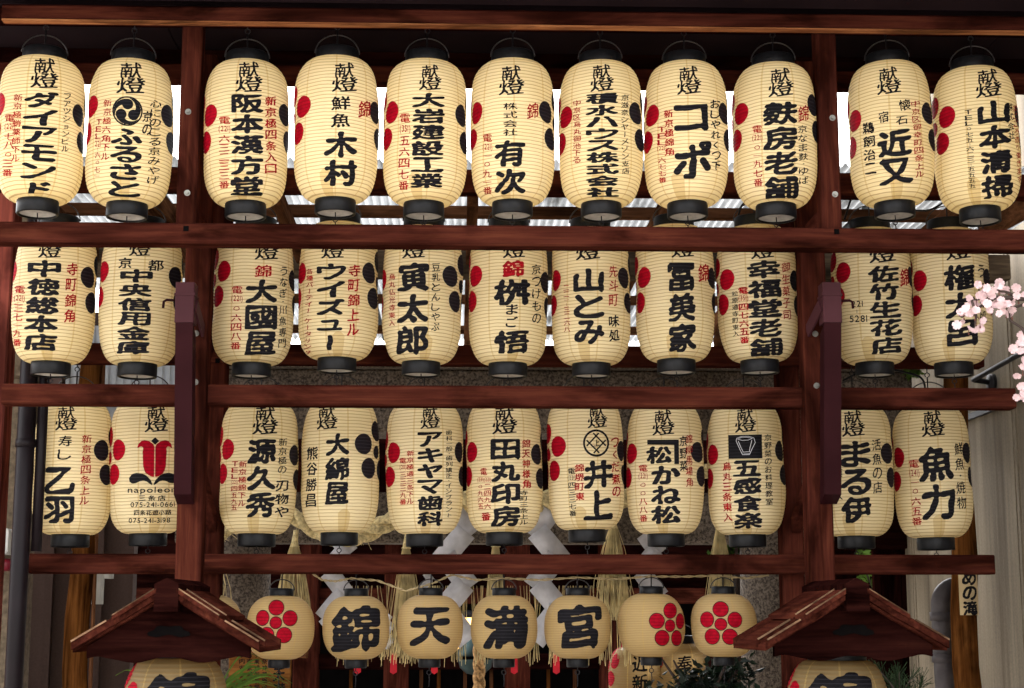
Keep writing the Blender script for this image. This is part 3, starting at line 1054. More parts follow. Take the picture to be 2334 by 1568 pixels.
# each: window, body centre x, ring-top y, label, KT (x, y0, y1), columns (layer text weight x y0 y1 w), red crest petal, black crest petal
ROWS = [[
    ((0, 0, Z1), 262, 1280, "leftmost lantern of the top row, cut by the picture edge, six heavy slanting katakana", (265, 375, 575),
     ["k|ダイアモンド|3|255|590|1250|215", "k|ファッションビル|1|410|585|960|48", "r|新京極蛸薬師下ル|1|115|615|1045|55", "r|電 (221) 七 八 〇 三 番|1|72|745|1140|70"], (8, 690), (490, 720)),
    ((0, 0, Z1), 830, 1300, "top row lantern with a round black three comma swirl emblem, left of the left post", (820, 405, 610),
     ["k|ふるさと|3|810|818|1250|195", "k|心にのこる京みやげ|1|980|625|1160|75", "k|京の|2|930|700|860|60", "r|新京極六角下ル|1|685|645|1030|55", "r|T E L 221 | 六 〇 七 一|1|638|770|1145|35"], (585, 700), (1060, 725)),
    ((660, 0, Z1), 340, 1300, "top row lantern just right of the left post, five black characters between red columns", (350, 400, 600),
     ["k|阪本漢方堂|3|345|605|1245|200", "r|新京極四条入口|2|490|610|1105|75", "r|電 (221) 六 三 二 三 三 番|1|205|750|1205|70"], (113, 750), (580, 730)),
    ((660, 0, Z1), 914, 1275, "top row lantern with two thin black characters above two heavy ones and one red character", (960, 405, 595),
     ["k|鮮魚|2|940|610|820|125", "k|木村|3|945|830|1180|210", "r|錦|2|1090|630|755|80"], (702, 690), (1160, 715)),
    ((1260, 0, Z1), 362, 1295, "top row lantern with six tightly stacked flat black characters and one red column at left", (385, 420, 585),
     ["k|大岩建設工業|3|380|595|1190|205", "r|電 (351) 五 六 四 七 番|1|235|725|1210|70"], (143, 725), (590, 735)),
    ((1260, 0, Z1), 919, 1290, "middle lantern of the top row, four small characters above two big black ones", (910, 425, 615),
     ["k|株式会社|1|905|655|870|95", "k|有次|3|905|885|1235|195", "r|錦|1|1045|650|770|75", "r|電 (221) 一 〇 九 一 番|1|765|850|1235|60"], (688, 725), (1133, 718)),
    ((1860, 0, Z1), 362, 1300, "top row lantern with the longest black column, nine crowded flat characters down to its base", (370, 420, 595),
     ["k|積水ハウス株式会社|3|372|600|1255|205", "k|京滋奈シャ丨メゾン支店|1|515|610|1110|50", "r|中京区烏丸御池下る|1|215|640|1040|50"], (138, 748), (587, 730)),
    ((1860, 0, Z1), 906, 1300, "top row lantern with only two very large open katakana strokes on its front", (930, 435, 615),
     ["k|コ|3|940|670|850|215", "k|ポ|3|945|900|1145|240", "k|おしゃれくつ下|2|1090|645|1095|60", "r|新京極錦角|2|800|700|995|60", "r|T E L (221) 一 六 七 七 番|1|755|805|1160|55"], (692, 735), (1147, 738)),
    ((2460, 0, Z1), 352, 1310, "top row lantern just left of the right post, four heavy characters with thin red column", (395, 445, 630),
     ["k|麩房老舗|3|390|655|1270|215", "r|錦|1|533|675|800|70", "k|京なま麩・ゆば|1|527|805|1180|60", "r|電 (221) 〇 一 九 七 番|1|247|795|1185|60"], (140, 722), (595, 685)),
    ((2860, 0, Z1), 347, 1295, "top row lantern just right of the right post, two brushed characters under smaller ones", (350, 435, 610),
     ["k|懐|1|440|640|725|80", "k|石|1|417|745|808|75", "k|宿|1|308|705|790|65", "k|近又|3|365|825|1175|210", "k|鵜飼治二|2|212|765|1100|75", "r|中京区御幸町四条上ル|1|507|655|1140|55"], (125, 755), (583, 745)),
    ((2860, 0, Z1), 891, 1330, "rightmost lantern of the top row, black phone number column left of four heavy characters", (980, 455, 640),
     ["k|山本清掃|3|1005|655|1270|195", "k|T E L 〇 七 五 | 六 二 三 | 五 五 五 五|1|853|700|1195|48", "k|株式会社|1|1105|680|915|40", "r|まごころ造り働きます|1|1137|690|1185|30"], (715, 735), (1152, 770)),
], [
    ((0, 740, 2.306), 430, 1155, "leftmost lantern of the second row, with a red column on each side", (375, 130, 335),
     ["k|中徳総本店|3|345|345|1055|250", "r|寺町錦角|2|550|350|830|85", "r|電 (221) 三 七 一 九 番|1|170|555|1035|75"], (112, 460), (675, 465)),
    ((0, 740, 2.306), 1110, 1170, "second row lantern left of the left post, two small characters flanking its column's top", (1085, 130, 325),
     ["k|京|2|980|330|430|105", "k|都|2|1213|335|440|125", "k|中央信用金庫|3|1070|420|1085|250"], (820, 455), (1370, 470)),
    ((640, 740, 2.306), 525, 1165, "second row lantern just right of the left post, large framed character in mid column", (610, 130, 345),
     ["r|錦|2|590|372|485|135", "k|大國屋|3|585|485|1085|245", "k|うなぎ・川魚専門|1|750|380|1025|60", "r|電 (221) 〇 六 四 八 番|1|398|545|1045|85"], (280, 440), (825, 495)),
    ((640, 740, 2.306), 1193, 1125, "second row lantern with large black katakana between two long red columns", (1140, 130, 340),
     ["k|ウィズユ丨|3|1135|370|1050|225", "r|寺町錦上ル|2|1310|370|935|95", "r|各種パ丨ティ丨・ケ丨タリング|1|965|415|1100|60"], (897, 455), (1432, 440)),
    ((1260, 740, 2.306), 425, 1155, "second row lantern with three huge blocky characters and black petal crest showing at right", (350, 125, 340),
     ["k|寅太郎|3|355|360|1090|245", "k|豆乳とんしゃぶ|1|528|365|900|70", "r|烏丸仏光寺東入|1|193|455|870|52"], (120, 510), (645, 470)),
    ((1260, 740, 2.306), 1102, 1165, "middle lantern of the second row, large red character above two very thick black ones", (1145, 125, 335),
     ["r|錦|3|1140|345|485|170", "k|桝|3|1132|490|705|285", "k|まご|2|1130|680|875|95", "k|悟|3|1130|885|1075|270", "k|京つけもの|1|1320|370|845|75"], (845, 475), (1393, 520)),
    ((1840, 740, 2.306), 415, 1165, "second row lantern with loosely brushed mountain character and two curling hiragana", (395, 125, 350),
     ["k|山とみ|3|400|405|1000|235", "r|先斗町|1|590|380|715|75", "k|味処|2|590|765|985|85", "r|二 二 一 | 三 二 六 八|1|228|535|905|50"], (138, 503), (680, 488)),
    ((1840, 740, 2.306), 1079, 1140, "second row lantern with three rough brushed characters and a single small red one at right", (1145, 120, 335),
     ["k|冨美家|3|1130|365|1070|210", "r|錦|2|1305|370|535|85"], (837, 480), (1372, 495)),
    ((2420, 740, 2.306), 388, 1140, "second row lantern just left of the right post, five wide characters packed close", (440, 125, 340),
     ["k|幸福堂老舗|3|445|345|1095|260", "r|御生菓子司|1|612|365|825|65", "r|電 (351) 四 七 六 五 番|2|282|545|990|75", "k|松原通寺町東入|1|218|575|935|50"], (155, 488), (680, 520)),
    ((2780, 740, 2.306), 465, 1160, "second row lantern right of the right post, black phone digits at its left", (555, 130, 375),
     ["k|佐竹生花店|3|560|390|1080|240", "r|錦|2|718|405|575|65", "k|221|2|352|655|710|85", "k|丨|1|348|722|758|30", "k|5281|2|358|765|830|130"], (245, 435), (768, 490)),
    ((2780, 740, 2.306), 1083, 1160, "rightmost lantern of the second row, partly behind the pink blossoms", (1155, 130, 350),
     ["k|権太呂|3|1155|380|1020|230", "k|うどん処|1|1320|385|860|60"], (850, 495), (1372, 510)),
], [
    ((0, 1300, 2.376), 595, 1255, "leftmost lantern of the third row, shaded, with curling strokes, beside the dark drainpipe", (525, 220, 420),
     ["k|寿し|1|525|450|660|115", "k|乙羽|3|500|700|1160|235", "r|新京極四条上ル|1|690|440|1010|80", "r|電 (221) 二 四 二 二 番|1|335|710|1155|65"], None, (815, 568)),
    ((0, 1300, 2.376), 1210, 1245, "third row lantern with a red tulip emblem over black leaves, left of the left post", (1262, 205, 425),
     ["k|napoleon|2|1235|850|925|375", "k|三|2|1160|920|970|55", "k|条|2|1235|920|970|62", "k|店|2|1310|920|972|62", "k|075-241-0661|2|1240|972|1022|340", "k|四|2|1118|1035|1085|42", "k|条|2|1166|1035|1085|46", "k|花|2|1214|1035|1085|46", "k|遊|2|1264|1035|1085|48", "k|小|2|1314|1035|1085|46", "k|路|2|1362|1035|1085|48", "k|075-241-3198|2|1218|1098|1148|320"], (965, 565), None),
    ((640, 1300, 2.376), 583, 1250, "third row lantern just right of the left post, cursive black column at its right", (620, 210, 450),
     ["k|源久秀|3|605|475|1110|230", "k|新京極の|1|770|465|760|75", "k|刃物や|2|770|800|1110|110", "r|新京極錦下ル|1|458|655|1025|65", "r|T E L (221) 四 五 九 五|1|398|660|1055|52"], (327, 570), (868, 605)),
    ((640, 1300, 2.376), 1245, 1240, "third row lantern turned left so its whole black plum crest faces front", (1130, 210, 410),
     ["k|大綿屋|3|1220|430|1010|190", "k|熊谷勝昌|2|1018|535|1035|90"], None, (1428, 520)),
    ((1260, 1300, 2.376), 455, 1250, "third row lantern with four square katakana over two boxy characters", (500, 210, 400),
     ["k|アキヤマ歯科|3|500|420|1175|205", "k|歯科一般・歯列矯正・インプラント|1|650|405|1110|55", "r|新京極通三条下ル|1|342|565|1000|60", "r|電 (211) 三 三 三 九 番|1|285|625|1005|55"], (205, 588), (738, 587)),
    ((1260, 1300, 2.376), 1102, 1240, "middle lantern of the third row, rounded grid character at the top of its heavy column", (1105, 215, 450),
     ["k|田丸印房|3|1112|480|1185|235", "r|錦天神様角|2|1278|480|885|70", "k|寺町三条上ル|1|1255|890|1170|70", "r|電|1|940|710|780|55", "r|(221) 二 四 九 六|1|970|785|1045|55", "r|(231) 〇 九 六 五|1|915|785|1045|50", "r|番|2|955|1060|1140|80"], (835, 587), (1370, 605)),
    ((1840, 1300, 2.376), 385, 1215, "third row lantern with a black ring emblem above two straight edged characters", (485, 205, 395),
     ["k|井|3|485|640|880|235", "k|上|3|475|875|1130|235", "r|つくだ煮の|2|625|460|950|70", "r|錦堺町東|2|335|670|970|75", "k|電 (221) 四 三 三 七 番|1|275|705|1095|60"], (165, 535), (680, 580)),
    ((1840, 1300, 2.376), 1031, 1250, "third row lantern with a black corner bracket over its first heavy character", (1020, 245, 455),
     ["k|松|3|985|535|685|205", "k|かね松|3|1035|690|1160|235", "k|京野菜|2|1178|450|745|62", "r|錦柳馬場角|1|1222|440|870|55", "r|電 (221) 〇 〇 八 八 番|1|855|680|1145|70"], (758, 595), (1290, 588)),
    ((2360, 1300, 2.376), 450, 1255, "third row lantern with a white outlined jar drawn on a black square", (455, 230, 430),
     ["k|五感食楽|3|460|645|1195|225", "k|京野菜のお料理教室|1|628|440|1010|60", "r|烏丸三条東入|2|300|655|1140|75"], (180, 600), (728, 578)),
    ((2700, 1300, 2.376), 525, 1268, "third row lantern half hidden by the right post's leaning strut", (525, 250, 465),
     ["k|まる伊|3|535|490|1155|240", "k|活魚の店|1|700|475|925|75", "k|伊藤乳人|1|400|620|975|65"], None, (785, 600)),
    ((2700, 1300, 2.376), 1156, 1280, "rightmost lantern of the third row, two large flowing characters and red numbers at left", (1180, 250, 465),
     ["k|魚力|3|1190|530|1130|270", "k|鮮魚・焼物|1|1370|505|1055|75", "r|電 (241) 一 〇 六 五 番|1|1020|635|1170|80"], (895, 620), (1440, 600)),
]]


def extras(ri, li, L, X, Y):
    if (ri, li) == (0, 1):          # three-comma swirl
        def fn(x, y):
            u, v = (x - .5) * 2.08, (y - .5) * 2.08
            r = np.hypot(u, v)
            ring = np.minimum(1.0 - r, r - 0.9)
            out = ring
            for k in range(3):
                a0 = math.pi / 2 + k * 2 * math.pi / 3
                cx, cy = 0.47 * math.cos(a0), 0.47 * math.sin(a0)
                out = np.maximum(out, 0.36 - np.hypot(u - cx, v - cy))
                da = (np.arctan2(v, u) - a0) % (2 * math.pi)
                t = da / 2.0
                rc = 0.55 + 0.33 * np.clip(t, 0, 1) ** 0.8
                wd = 0.26 * (1 - np.clip(t, 0, 1)) ** 0.9
                out = np.maximum(out, np.where(t < 1, wd - np.abs(r - rc), -1))
            return out
        v, f = poly_grid(fn, 56)
        L.uv('e', v, f, X(713), Y(620), X(903), Y(810))
    if (ri, li) == (2, 1):          # red tulip over two leaves
        half = [(.485, 0), (.38, .02), (.27, .08), (.20, .17), (.165, .3), (.155, .5), (.15, .68), (.165, .78), (.14, .81), (.09, .82), (.04, .80), (0, .74), (.005, .83), (.04, .91), (.11, .965), (.2, .985), (.3, .97), (.4, .92), (.46, .86), (.485, .8)]
        for k, m_ in ((1, False), (2, True)):
            v, f = poly_uv([(1 - x, y) for x, y in half] if m_ else half)
            L.uv('er%d' % k, v, f, X(1110), Y(470), X(1397), Y(792))
        v, f = poly_uv([(0, .5), (.5, 1), (1, .5), (.5, 0)], 14)
        L.uv('e1', v, f, X(1220), Y(462), X(1290), Y(526))
        leaf = [(.5, .0), (.45, .45), (.38, .75), (.28, .95), (.16, 1), (.06, .9), (.005, .6), (.015, .33), (.07, .18), (.13, .2), (.22, .35), (.3, .42), (.38, .33), (.45, .12)]
        for k, m_ in ((2, False), (3, True)):
            v, f = poly_uv([(1 - x, y) for x, y in leaf] if m_ else leaf)
            L.uv('e%d' % k, v, f, X(1040), Y(742), X(1445), Y(855))
    if (ri, li) == (2, 6):          # ring with crossed lattice and small character
        def ringfn(x, y):
            u, v = (x - .5) * 2, (y - .5) * 2
            r = np.hypot(u, v)
            out = np.minimum(0.98 - r, r - 0.83)
            p_, q_ = (u + v) * .7071, (u - v) * .7071
            for k in (-0.36, 0.36):
                out = np.maximum(out, np.minimum(0.055 - np.abs(p_ - k), 0.66 - np.abs(q_)))
                out = np.maximum(out, np.minimum(0.055 - np.abs(q_ - k), 0.66 - np.abs(p_)))
            return out
        v, f = poly_grid(ringfn, 60)
        L.uv('e', v, f, X(366), Y(402), X(578), Y(624))
        L.char('k', '上', 2, X(475), Y(485), Y(540), X(500) - X(450))
    if (ri, li) == (2, 7):          # corner bracket
        v, f = poly_grid(lambda x, y: np.maximum(np.minimum(0.03 + x * 0, y - 0.80 + 0.02 * x), np.minimum(x - 0.85, 0.03 + x * 0)), 36)
        L.uv('e', v, f, X(893), Y(488), X(1143), Y(682))
    if (ri, li) == (2, 8):          # black square with a white line drawing of a jar
        v, f = poly_grid(lambda x, y: 1 + x * 0, 14)
        L.uv('e', v, f, X(318), Y(446), X(582), Y(636))
        for pts in ([(0.26, .86), (.24, .74), (.34, .40), (.42, .16), (.62, .16), (.70, .4), (.8, .66), (.76, .86), (.6, .93), (.42, .93), (.26, .86)],
                    [(.28, .82), (.42, .76), (.6, .77), (.72, .84), (.56, .89), (.4, .89), (.28, .82)],
                    [(.3, .74), (.38, .45), (.44, .28)], [(.7, .76), (.64, .45), (.62, .28)], [(.42, .27), (.64, .28)], [(.44, .19), (.62, .2)]):
            v, f = stroke_uv(pts, 0.016)
            L.uv('w', v, f, X(318), Y(446), X(582), Y(636), 0.0020)


for ri, row in enumerate(ROWS):
    for li, (win, cx, yb, label, kt, cols, cr, ck) in enumerate(row):
        x0, y0, s_ = win
        X = lambda zx: (x0 + zx / s_) / 1.5
        Y = lambda zy: (y0 + zy / s_) / 1.5
        L = Lantern("paper_lantern", label, GROUPS[ri], X(cx), Y(yb) + (3 if ri == 0 else 0), DEPTHS[ri], 0.152, 0.261, 0.077, PITCH_T, 0.0016)
        kx, k0, k1 = kt
        hh = k1 - k0
        L.char('k', '献', 1, X(kx), Y(k0), Y(k0 + hh * 0.53), X(hh * 0.66) - X(0))
        L.char('k', '燈', 1, X(kx + hh * 0.02), Y(k0 + hh * 0.47), Y(k1), X(hh * 0.9) - X(0))
        for c in cols:
            ly, c = c.split('|', 1)
            tx, wt, xc, a_, b_, ww = c.rsplit('|', 5)
            L.column(ly, tx, int(wt), X(float(xc)), Y(float(a_)), Y(float(b_)), X(float(ww)) - X(0))
        if cr:
            L.side_crest('cr', X(cr[0]), Y(cr[1]))
        if ck:
            L.side_crest('ck', X(ck[0]), Y(ck[1]))
        extras(ri, li, L, X, Y)
        L.finish(0, 0.0735, 0.0765, 0.043)

# small round lanterns strung below the lowest beam
SW = 3.136
SMALL = [
    (600, 345, "plain round lantern half hidden behind the left stand's roof", None),
    (600, 1124, "round lantern with red plum crest behind the left stand's roof", ('crest', 1075, 870)),
    (600, 1935, "round lantern with a huge gold radical character, first of the lettered four", ('錦', 1930, 685, 1172, 520)),
    (1200, 848, "round lantern with open four stroke black character, above no rope", ('天', 850, 700, 1108, 430)),
    (1200, 1640, "round lantern with black water radical character, beside the bell rope", ('満', 1655, 685, 1140, 480)),
    (1800, 547, "round lantern with roofed black character, last of the black lettered four", ('宮', 568, 675, 1140, 460)),
    (1800, 1338, "round lantern whose red plum crest is turned towards the right", ('crest', 1535, 895)),
    (1800, 2113, "round lantern with red plum crest centred, beside the right stand's roof", ('crest', 2085, 885)),
]
SMALL[3] = (1200, 848, "round lantern with an open four stroke character, second of the lettered four", SMALL[3][3])
SMALL[4] = (1200, 1640, "round lantern with a dense black character, third of the lettered four", SMALL[4][3])
YS = 6.52
for (x0, cx, label, mk) in SMALL:
    X = lambda zx: (x0 + zx / SW) / 1.5
    Y = lambda zy: (1853 + zy / SW) / 1.5
    yb = 1250 + (8 if cx in (1124, 1935) else 0) - (20 if x0 == 1800 and cx > 600 else 0)
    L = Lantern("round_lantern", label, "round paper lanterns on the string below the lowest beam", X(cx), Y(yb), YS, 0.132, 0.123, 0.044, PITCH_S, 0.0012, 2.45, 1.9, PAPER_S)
    if mk and mk[0] == 'crest':
        th = L.theta(X(mk[1]))
        th0 = L.theta(X(mk[1]))
        for k in range(6):
            a_ = 2 * math.pi * k / 5
            ox, oy, r_ = (0.0, 0.0, 12.6) if k == 5 else (33.5 * math.sin(a_), 33.5 * math.cos(a_), 16.4)
            th = th0 + ox / L.sc / L.R
            pc = L.px + math.sin(th) * L.R * L.sc
            wd = math.cos(th)
            for ly, gr, of in (('ck', 1.6, 0.0008), ('cr', 0.0, 0.0015)):
                v, f = disc_uv(0.5)
                L.uv(ly, v + 0.5, f, pc - (r_ + gr) * wd, Y(mk[2]) - oy - r_ - gr, pc + (r_ + gr) * wd, Y(mk[2]) - oy + r_ + gr, of)
    elif mk:
        L.char('k', mk[0], 3, X(mk[1]), Y(mk[2]), Y(mk[3]), X(mk[4]) - X(0))
    L.finish(0, 0.043, 0.0455, 0.03)

# the string they hang from
tw = [(700, 1300), (735, 1322), (765, 1325), (800, 1318), (860, 1323), (925, 1347), (985, 1330), (1030, 1310), (1085, 1322), (1150, 1318), (1230, 1322), (1316, 1316), (1400, 1320), (1478, 1314), (1560, 1314), (1640, 1312), (1700, 1318), (1760, 1310)]
mb = MB()
pts = [P(x, y, YS) for x, y in tw]
for ph in (0, math.pi):
    fine = []
    for i in range(len(pts) - 1):
        for k in range(8):
            p = pts[i].lerp(pts[i + 1], k / 8)
            a_ = (i * 8 + k) * 1.1 + ph
            fine.append(p + Vector((0, math.cos(a_), math.sin(a_))) * 0.003)
    mb.tube(fine, 0.0024, 5)
tag(mb.build("twine", TWINE, None, True), "thin tan twine sagging between the round lanterns under the lowest beam", "twine")

# ------------------------------------------------------------------ granite torii
torii = thing("stone_torii", "grey speckled granite torii gate standing behind the lantern rack", "torii gate")
YT = 8.2
mb = MB()
a, b = bx(216, 2080, 838, 985, YT - 0.05, 0.36, 1167)
mb.box(a, b, 0.02)
mb.build("top_beam", GRANITE, torii)
mb = MB()
a, b = bx(216, 2080, 826, 838, YT - 0.12, 0.5, 1167)
mb.box((a[0] - 0.04, a[1], a[2]), (b[0] + 0.04, b[1], b[2] + 0.05), 0.01)
mb.build("cap_stone", GRANITE, torii)
mb = MB()
a, b = bx(400, 1900, 1122, 1238, YT + 0.06, 0.2, 1167)
mb.box(a, b, 0.015)
mb.build("tie_beam", GRANITE, torii)
for (pt, pb) in ((548, 536), (1754, 1768)):
    t0, b0 = P(pt, 990, YT + 0.16), P(pb, 1560, YT + 0.16)
    k = (t0.x - b0.x) / (t0.z - b0.z)
    mb = MB()
    mb.tube([(b0.x - k * b0.z, YT + 0.16, -0.02), (b0.x, YT + 0.16, b0.z), (t0.x, YT + 0.16, t0.z + 0.05)], [0.18, 0.172, 0.16], 32)
    mb.build("pillar", GRANITE, torii, True)

# ------------------------------------------------------------------ sacred straw rope with tassels and folded papers
YR = 7.85
rp = [(486, 1285, 9), (492, 1245, 11), (512, 1215, 12), (545, 1200, 13), (610, 1178, 15), (660, 1172, 18), (700, 1196, 20), (755, 1224, 20), (815, 1222, 22), (870, 1198, 22), (925, 1168, 20), (990, 1145, 22), (1060, 1142, 26), (1150, 1150, 28), (1240, 1142, 26), (1320, 1142, 24), (1415, 1138, 22), (1500, 1120, 20), (1600, 1078, 18), (1700, 1030, 15), (1760, 985, 13), (1790, 945, 9)]
pp = [P(x, y, YR) for x, y, _ in rp]
rr = [r * depth(p) / F for p, (_, _, r) in zip(pp, rp)]
dense, dr = [], []
for i in range(len(pp) - 1):
    p0, p1, p2, p3 = pp[max(i - 1, 0)], pp[i], pp[i + 1], pp[min(i + 2, len(pp) - 1)]
    for k in range(10):
        t = k / 10
        dense.append(0.5 * (2 * p1 + (p2 - p0) * t + (2 * p0 - 5 * p1 + 4 * p2 - p3) * t * t + (3 * p1 - p0 - 3 * p2 + p3) * t ** 3))
        dr.append(rr[i] + (rr[i + 1] - rr[i]) * t)
mb = MB()
for s_ in range(3):
    path, rs, dist = [], [], 0
    for i, p in enumerate(dense):
        if i:
            dist += (p - dense[i - 1]).length
        d = (dense[min(i + 1, len(dense) - 1)] - dense[max(i - 1, 0)]).normalized()
        u = d.cross(Vector((0, 1, 0))).normalized()
        v = d.cross(u)
        a_ = dist / 0.034 * 0.75 + s_ * 2 * math.pi / 3
        path.append(p + (u * math.cos(a_) + v * math.sin(a_)) * dr[i] * 0.54)
        rs.append(dr[i] * 0.5)
    mb.tube(path, rs, 9)
for _ in range(150):
    i = random.randrange(len(dense) - 1)
    p = dense[i] + Vector((random.uniform(-1, 1), -abs(random.gauss(0, .7)), random.uniform(-1, 1))) * dr[i] * 0.8
    q = p + Vector((random.uniform(-.05, .05), random.uniform(-.02, 0), random.uniform(-.06, .03)))
    mb.tube([p, (p + q) / 2 + Vector((0, 0, -.004)), q], 0.0012, 4)
tag(mb.build("straw_rope", ROPE, None, True), "thick twisted straw rope draped across the front of the stone torii", "rope")


def tassel(px, ytop, ybot, wpx, n, label, Y=YR - 0.1):
    top = P(px, ytop, Y)
    bot = P(px, ybot, Y)
    L_ = top.z - bot.z
    hw = wpx / 2 * depth(bot) / F
    root = thing("straw_tassel", label, "straw tassel", top, "straw tassels hanging from the straw rope")
    mb_ = MB()
    for _ in range(n):
        a_ = random.uniform(0, 2 * math.pi)
        r_ = math.sqrt(random.random())
        sx, sy = r_ * math.cos(a_), r_ * math.sin(a_)
        ln = L_ * random.uniform(0.86, 1.03)
        k = 1.0 if random.random() < .85 else random.uniform(1.1, 1.5)
        p0 = (sx * 0.012, sy * 0.012, 0)
        pm = (sx * hw * 0.55 * k, sy * hw * 0.5, -ln * 0.3)
        p1 = (sx * hw * 0.9 * k + random.gauss(0, .006), sy * hw * 0.7, -ln * 0.7)
        p2 = (sx * hw * k + random.gauss(0, .012), sy * hw * 0.8, -ln)
        mb_.tube([p0, pm, p1, p2], random.uniform(0.0012, 0.0022), 4)
    mb_.build("straw", STRAW, root, True)
    mb_ = MB()
    mb_.tube([(0, 0, 0.05), (0.004, 0, 0.03), (0, 0, 0.0), (0, 0, -0.03)], [0.008, 0.012, 0.015, 0.017], 10)
    mb_.tube([(0.019 * math.cos(a_), 0.019 * math.sin(a_), -0.028) for a_ in np.linspace(0, 6.3, 16)], 0.004, 6)
    mb_.build("binding", ROPE, root, True)


tassel(483, 1232, 1392, 78, 90, "straw tassel peeping out above the plain round lantern")
tassel(672, 1232, 1432, 88, 110, "straw tassel right behind the crested lantern beside the left stand's roof")
tassel(926, 1236, 1505, 78, 110, "straw tassel between the first two black lettered round lanterns")
tassel(1130, 1232, 1500, 62, 120, "straw tassel falling behind the dense lettered round lantern at centre")
tassel(1398, 1190, 1408, 74, 150, "full brush like straw tassel between a black lettered and a crested round lantern")
tassel(1640, 1190, 1460, 66, 150, "straw tassel tied in a black bow above the rightmost round lantern")

# long loose straws of the rope behind the lanterns
mb = MB()
for _ in range(190):
    px = random.uniform(770, 1440)
    p = P(px, 1335, YR + 0.12)
    ln = P(px, 1335, YR + 0.12).z - P(px, random.uniform(1490, 1520), YR + 0.12).z
    c = round(px / 55) * 55 * 0.6 + px * 0.4
    x2 = P(c + random.gauss(0, 9), 1500, YR + 0.12).x
    mb.tube([p, (p.x * .5 + x2 * .5, p.y + random.uniform(-.02, .02), p.z - ln * .5), (x2, p.y + random.uniform(-.05, .02), p.z - ln)], 0.0019, 4)
tag(mb.build("loose_straw", STRAW, None, True), "long loose rice straws hanging as a curtain behind the round lanterns", "straw", kind="stuff")


def shide(px, ytop, mir, label, s=1.0, Y=YR - 0.02, segs=4):
    top = P(px, ytop, Y)
    mb_ = MB()
    x, z, w_ = 0.0, 0.0, 0.088 * s
    for k in range(segs):
        ang = rad(38 if k % 2 == 0 else -40) * mir
        ln = 0.155 * s * (0.8 if k == 0 else 1)
        dx, dz = math.sin(ang), -math.cos(ang)
        nx, nz = -dz, dx
        rows = []
        for i in range(7):
            t = i / 6
            bulge = -0.02 * math.sin(t * math.pi) * (1 if k % 2 else -1) - 0.016 * k - 0.008 * (1 - 2 * t)
            cx, cz = x + dx * ln * t, z + dz * ln * t
            rows.append([(cx - nx * w_ / 2, bulge, cz - nz * w_ / 2), (cx + nx * w_ / 2, bulge - 0.01, cz + nz * w_ / 2)])
        v = [p for r in rows for p in r] + [(p[0], p[1] + 0.0012, p[2]) for r in rows for p in r]
        f = []
        for i in range(6):
            q = 2 * i
            f.append((q, q + 1, q + 3, q + 2))
            f.append((14 + q, 14 + q + 2, 14 + q + 3, 14 + q + 1))
            f.append((q, q + 2, 14 + q + 2, 14 + q))
            f.append((q + 1, 14 + q + 1, 14 + q + 3, q + 3))
        f += [(0, 14, 15, 1), (12, 13, 27, 26)]
        mb_.add(v, f)
        x += dx * (ln - w_ * 0.35) + 0.0
        z += dz * (ln - w_ * 0.25)
    o = mb_.build("paper_streamer", SHIDE, None, True)
    o.location = top
    tag(o, label, "paper streamer", "white folded paper streamers on the straw rope")


shide(762, 1215, 1, "zigzag white paper streamer nearest the left, behind the first black lettered round lantern", 1.0, segs=5)
shide(1030, 1165, 1, "zigzag white paper streamer left of centre, behind the second and third lettered round lanterns", 1.2, segs=5)
shide(1255, 1165, -1, "zigzag white paper streamer right of centre, behind the last lettered round lantern", 1.2, segs=5)
shide(1468, 1215, 1, "zigzag white paper streamer behind the crested lantern turned right", 1.0, segs=3)
shide(890, 1402, -1, "small white zigzag paper between the first two lettered round lanterns", 0.30, segs=5)
shide(970, 1306, 1, "small white zigzag paper above the second lettered round lantern", 0.38, segs=4)

# ------------------------------------------------------------------ shrine hall at the back
hall = thing("shrine_hall", "dark red brown timber shrine hall deep in the courtyard behind the torii", "shrine hall")
YH = 12.5


def hbox(name, px0, px1, py0, py1, Y, dy, mat, ch=0.01, z0=None):
    a, b = bx(px0, px1, py0, py1, Y, dy)
    if z0 is not None:
        a = (a[0], a[1], z0)
    mb_ = MB()
    mb_.box(a, b, ch)
    return mb_.build(name, mat, hall)


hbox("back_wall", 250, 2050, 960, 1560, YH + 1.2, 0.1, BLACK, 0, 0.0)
hbox("wall", 250, 2050, 1000, 1360, YH + 0.1, 0.1, DX, 0)
hbox("beam", 250, 2050, 1340, 1376, YH - 0.05, 0.16, WX)
hbox("beam", 250, 2050, 1490, 1526, YH, 0.12, DX)
hbox("eave", 200, 2100, 985, 1050, YH - 1.0, 0.14, DX)
for px in (700, 905, 1180, 1396, 1700):
    hbox("column", px - 28, px + 28, 1000, 1568, YH - 0.12, 0.22, WZ, 0.012, 0.0)
for i, px in enumerate((1000, 1060, 1120, 1250, 1310, 1500, 1560, 1620, 960, 800)):
    hbox("lattice_bar", px - 4, px + 4, 1520, 1568, YH + 0.14, 0.04, BZ if i % 3 else GZ, 0, 0.6)
mb = MB()
zr = P(1167, 985, YH - 1).z
mb.prism([(-5, YH - 1.05, zr), (5, YH - 1.05, zr), (5, YH + 1.6, zr + 0.75), (-5, YH + 1.6, zr + 0.75)], (0, 0, 0.08))
mb.build("roof", CEIL, hall)

